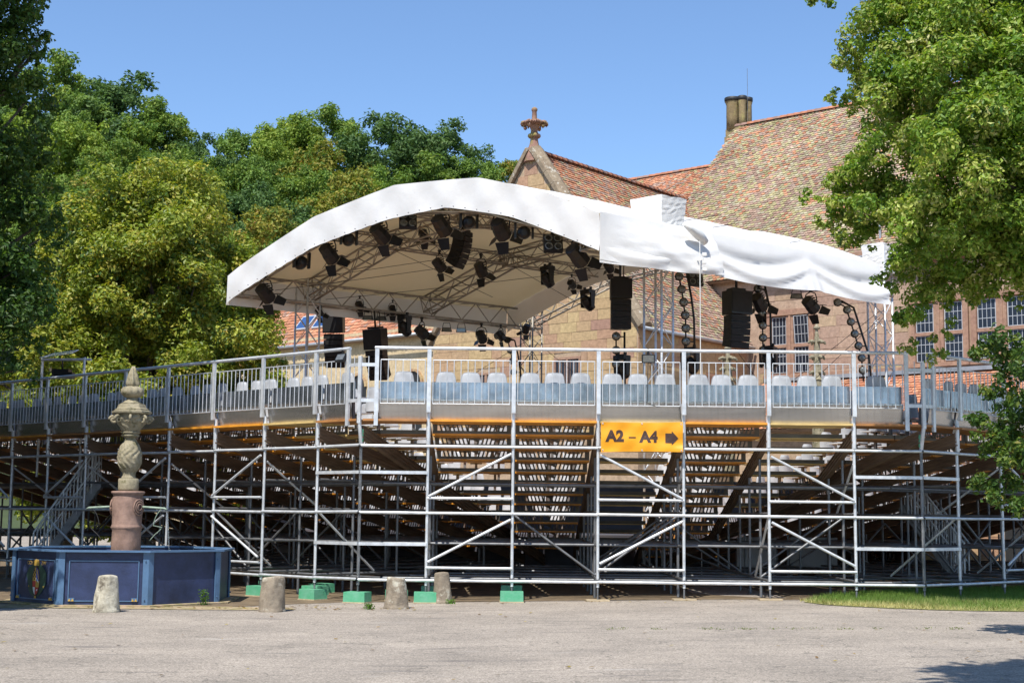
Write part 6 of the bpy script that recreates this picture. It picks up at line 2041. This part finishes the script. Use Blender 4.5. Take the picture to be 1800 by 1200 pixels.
def far_tree(k, x, y, s, label, group='trees of the wooded hill', z=None, rz=0.0):
    cm, tm = PROTO[k]
    z = hill_h(x, y)-.3 if z is None else z
    mm = Matrix.Translation((x, y, z)) @ Matrix.Rotation(rz, 4, 'Z') @ Matrix.Scale(s, 4)
    e = empty('woodland_tree', (x, y, z), label, 'tree', group)
    inst('crown', cm, e, mm); inst('trunk', tm, e, mm)
def crest(px, py, Y, k, s, label, group=None):
    """a tree whose top is seen here"""
    p = at(px, py, Y); Ht = 11.5+(k % 3)*1.6
    far_tree(k, p.x, p.y, s, label, group, p.z-Ht*s*1.07, rz=px*.37)
CR = [(95,92,150,0,1.15,'tall tree crowning the hill above the left linden'),
      (200,125,150,3,1.25,'broad dark tree on the left hilltop right of the tallest one'),
      (280,175,148,0,1.0,'tree on the falling right shoulder of the left hilltop'),
      (335,235,146,3,.8,'last small dark tree of the left hilltop before the dip'),
      (425,212,160,4,1.0,'grey green tree rising from the dip between the two hilltops'),
      (510,185,160,1,1.05,'bright green pointed tree on the middle hilltop'),
      (585,187,158,0,1.05,'green tree on the right of the middle hilltop'),
      (560,235,145,2,1.05,'ochre tinged tree below the middle hilltop'),
      (700,193,150,3,1.15,'dark blue green tree standing alone above the roof crown'),
      (775,215,152,3,1.0,'second dark blue green tree leaning right above the roof crown'),
      (862,270,150,4,.72,'small grey green tree just left of the stone finial'),
      (905,272,150,2,.62,'small rusty tinged tree behind the stone gable'),
      (820,265,150,4,.7,'small tree right below the dark pair above the roof crown'),
      (645,275,148,2,.8,'brownish tree in the notch left of the dark pair')]
for c in CR: crest(*c)
rng = random.Random(17)
rows_ = [(300,310,128),(380,270,140),(460,260,140),(545,290,130),(640,310,130),(720,300,135),(800,310,138),(870,310,138),(420,320,118),(500,345,112),(590,345,112),(680,345,112),(470,395,100),(530,370,104),(620,300,124),
         (60,200,138),(140,200,135),(220,230,132),(300,250,138),(100,290,120),(190,310,120),(280,330,116),(360,360,106),(20,160,150),(40,320,112),(130,380,104),(380,400,98),(430,420,96),(760,350,122),(840,340,130),(930,330,140),(1000,330,150)]
rows_ += [(-40, 120, 150), (-20, 240, 125), (-60, 330, 110), (250,190,145),(160,160,146),(330,300,134),(400,285,150),(480,235,152),(610,285,148),(740,270,146),(670,295,140)]
for i, (px, py, Y) in enumerate(rows_):
    crest(px, py, Y, (2 if (py > 330 and i % 3) else rng.choice([0, 0, 1, 3, 4, 5, 6, 7])), rng.uniform(.8, 1.05), 'green tree within the close wood on the hillside', 'close wood on the hillside')
tree_near = [(480, 345, 82, 2, .62, 'olive brown tree rising behind the left end of the stage roof'), (395, 395, 80, 6, .6, 'bushy tree behind the broad linden near the orange roof')]
for c in tree_near: crest(*c)

# fallen leaves scattered on the yard
def fallen():
    rng = np.random.default_rng(77)
    pts = []
    for i in range(520):
        if i < 300: x, y = rng.uniform(-12, -1.5), 22.95+abs(rng.normal(0, .55))
        elif i < 400: x, y = rng.uniform(-1, 8), rng.uniform(24.3, 25.6)
        else: x, y = rng.uniform(-7, 8), rng.uniform(12.5, 24.5)
        pts.append((x, y))
    n = len(pts)
    P = np.array([(x, y, gz(x)+.016) for x, y in pts])
    a = rng.uniform(0, 6.28, n); s = rng.uniform(.02, .045, n)[:,None]
    t = np.column_stack([np.cos(a), np.sin(a), rng.uniform(-.2, .3, n)]); b = np.column_stack([-np.sin(a), np.cos(a), rng.uniform(-.2, .3, n)])
    V = np.stack([P-t*s, P+b*s*.6, P+t*s, P-b*s*.6], 1).reshape(-1, 3)
    pal = np.array([[.30,.20,.07],[.22,.13,.05],[.38,.30,.08],[.16,.10,.05]])
    col = np.repeat(pal[rng.integers(0, 4, n)], 4, 0)
    me = np_mesh('fallen_leaves', V, np.arange(4*n), np.full(n, 4), M['leaf'], col)
    tag(link(bpy.data.objects.new('fallen_leaves', me)), 'dry fallen leaves scattered over yard and soil', 'leaves', kind='stuff')
fallen()

def crack_weeds():
    rng = np.random.default_rng(78)
    vs, cols = [], []
    for i in range(26):
        x = rng.uniform(.8, 7.0); y = 18.75+.1*math.sin(x*1.3)+rng.normal(0, .02)
        for j in range(int(rng.uniform(5, 26))):
            c = np.array([x+rng.normal(0, .05), y+rng.normal(0, .012), gz(x)+.004+rng.uniform(0, .025)])
            d1 = rng.normal(0, 1, 3); d1 /= np.linalg.norm(d1); d2 = np.cross(d1, rng.normal(0, 1, 3)); d2 /= np.linalg.norm(d2)
            s = rng.uniform(.006, .014)
            vs += [c-d1*s, c+d2*s*.5, c+d1*s, c-d2*s*.5]; cols += [np.array([.16, .2, .05])*rng.uniform(.6, 1.3)]*4
    n = len(vs)//4
    me = np_mesh('crack_weeds', np.array(vs), np.arange(len(vs)), np.full(n, 4), M['leaf'], np.array(cols))
    tag(link(bpy.data.objects.new('crack_weeds', me)), 'tiny green weeds growing along a crack in the asphalt', 'weeds', kind='stuff')
crack_weeds()
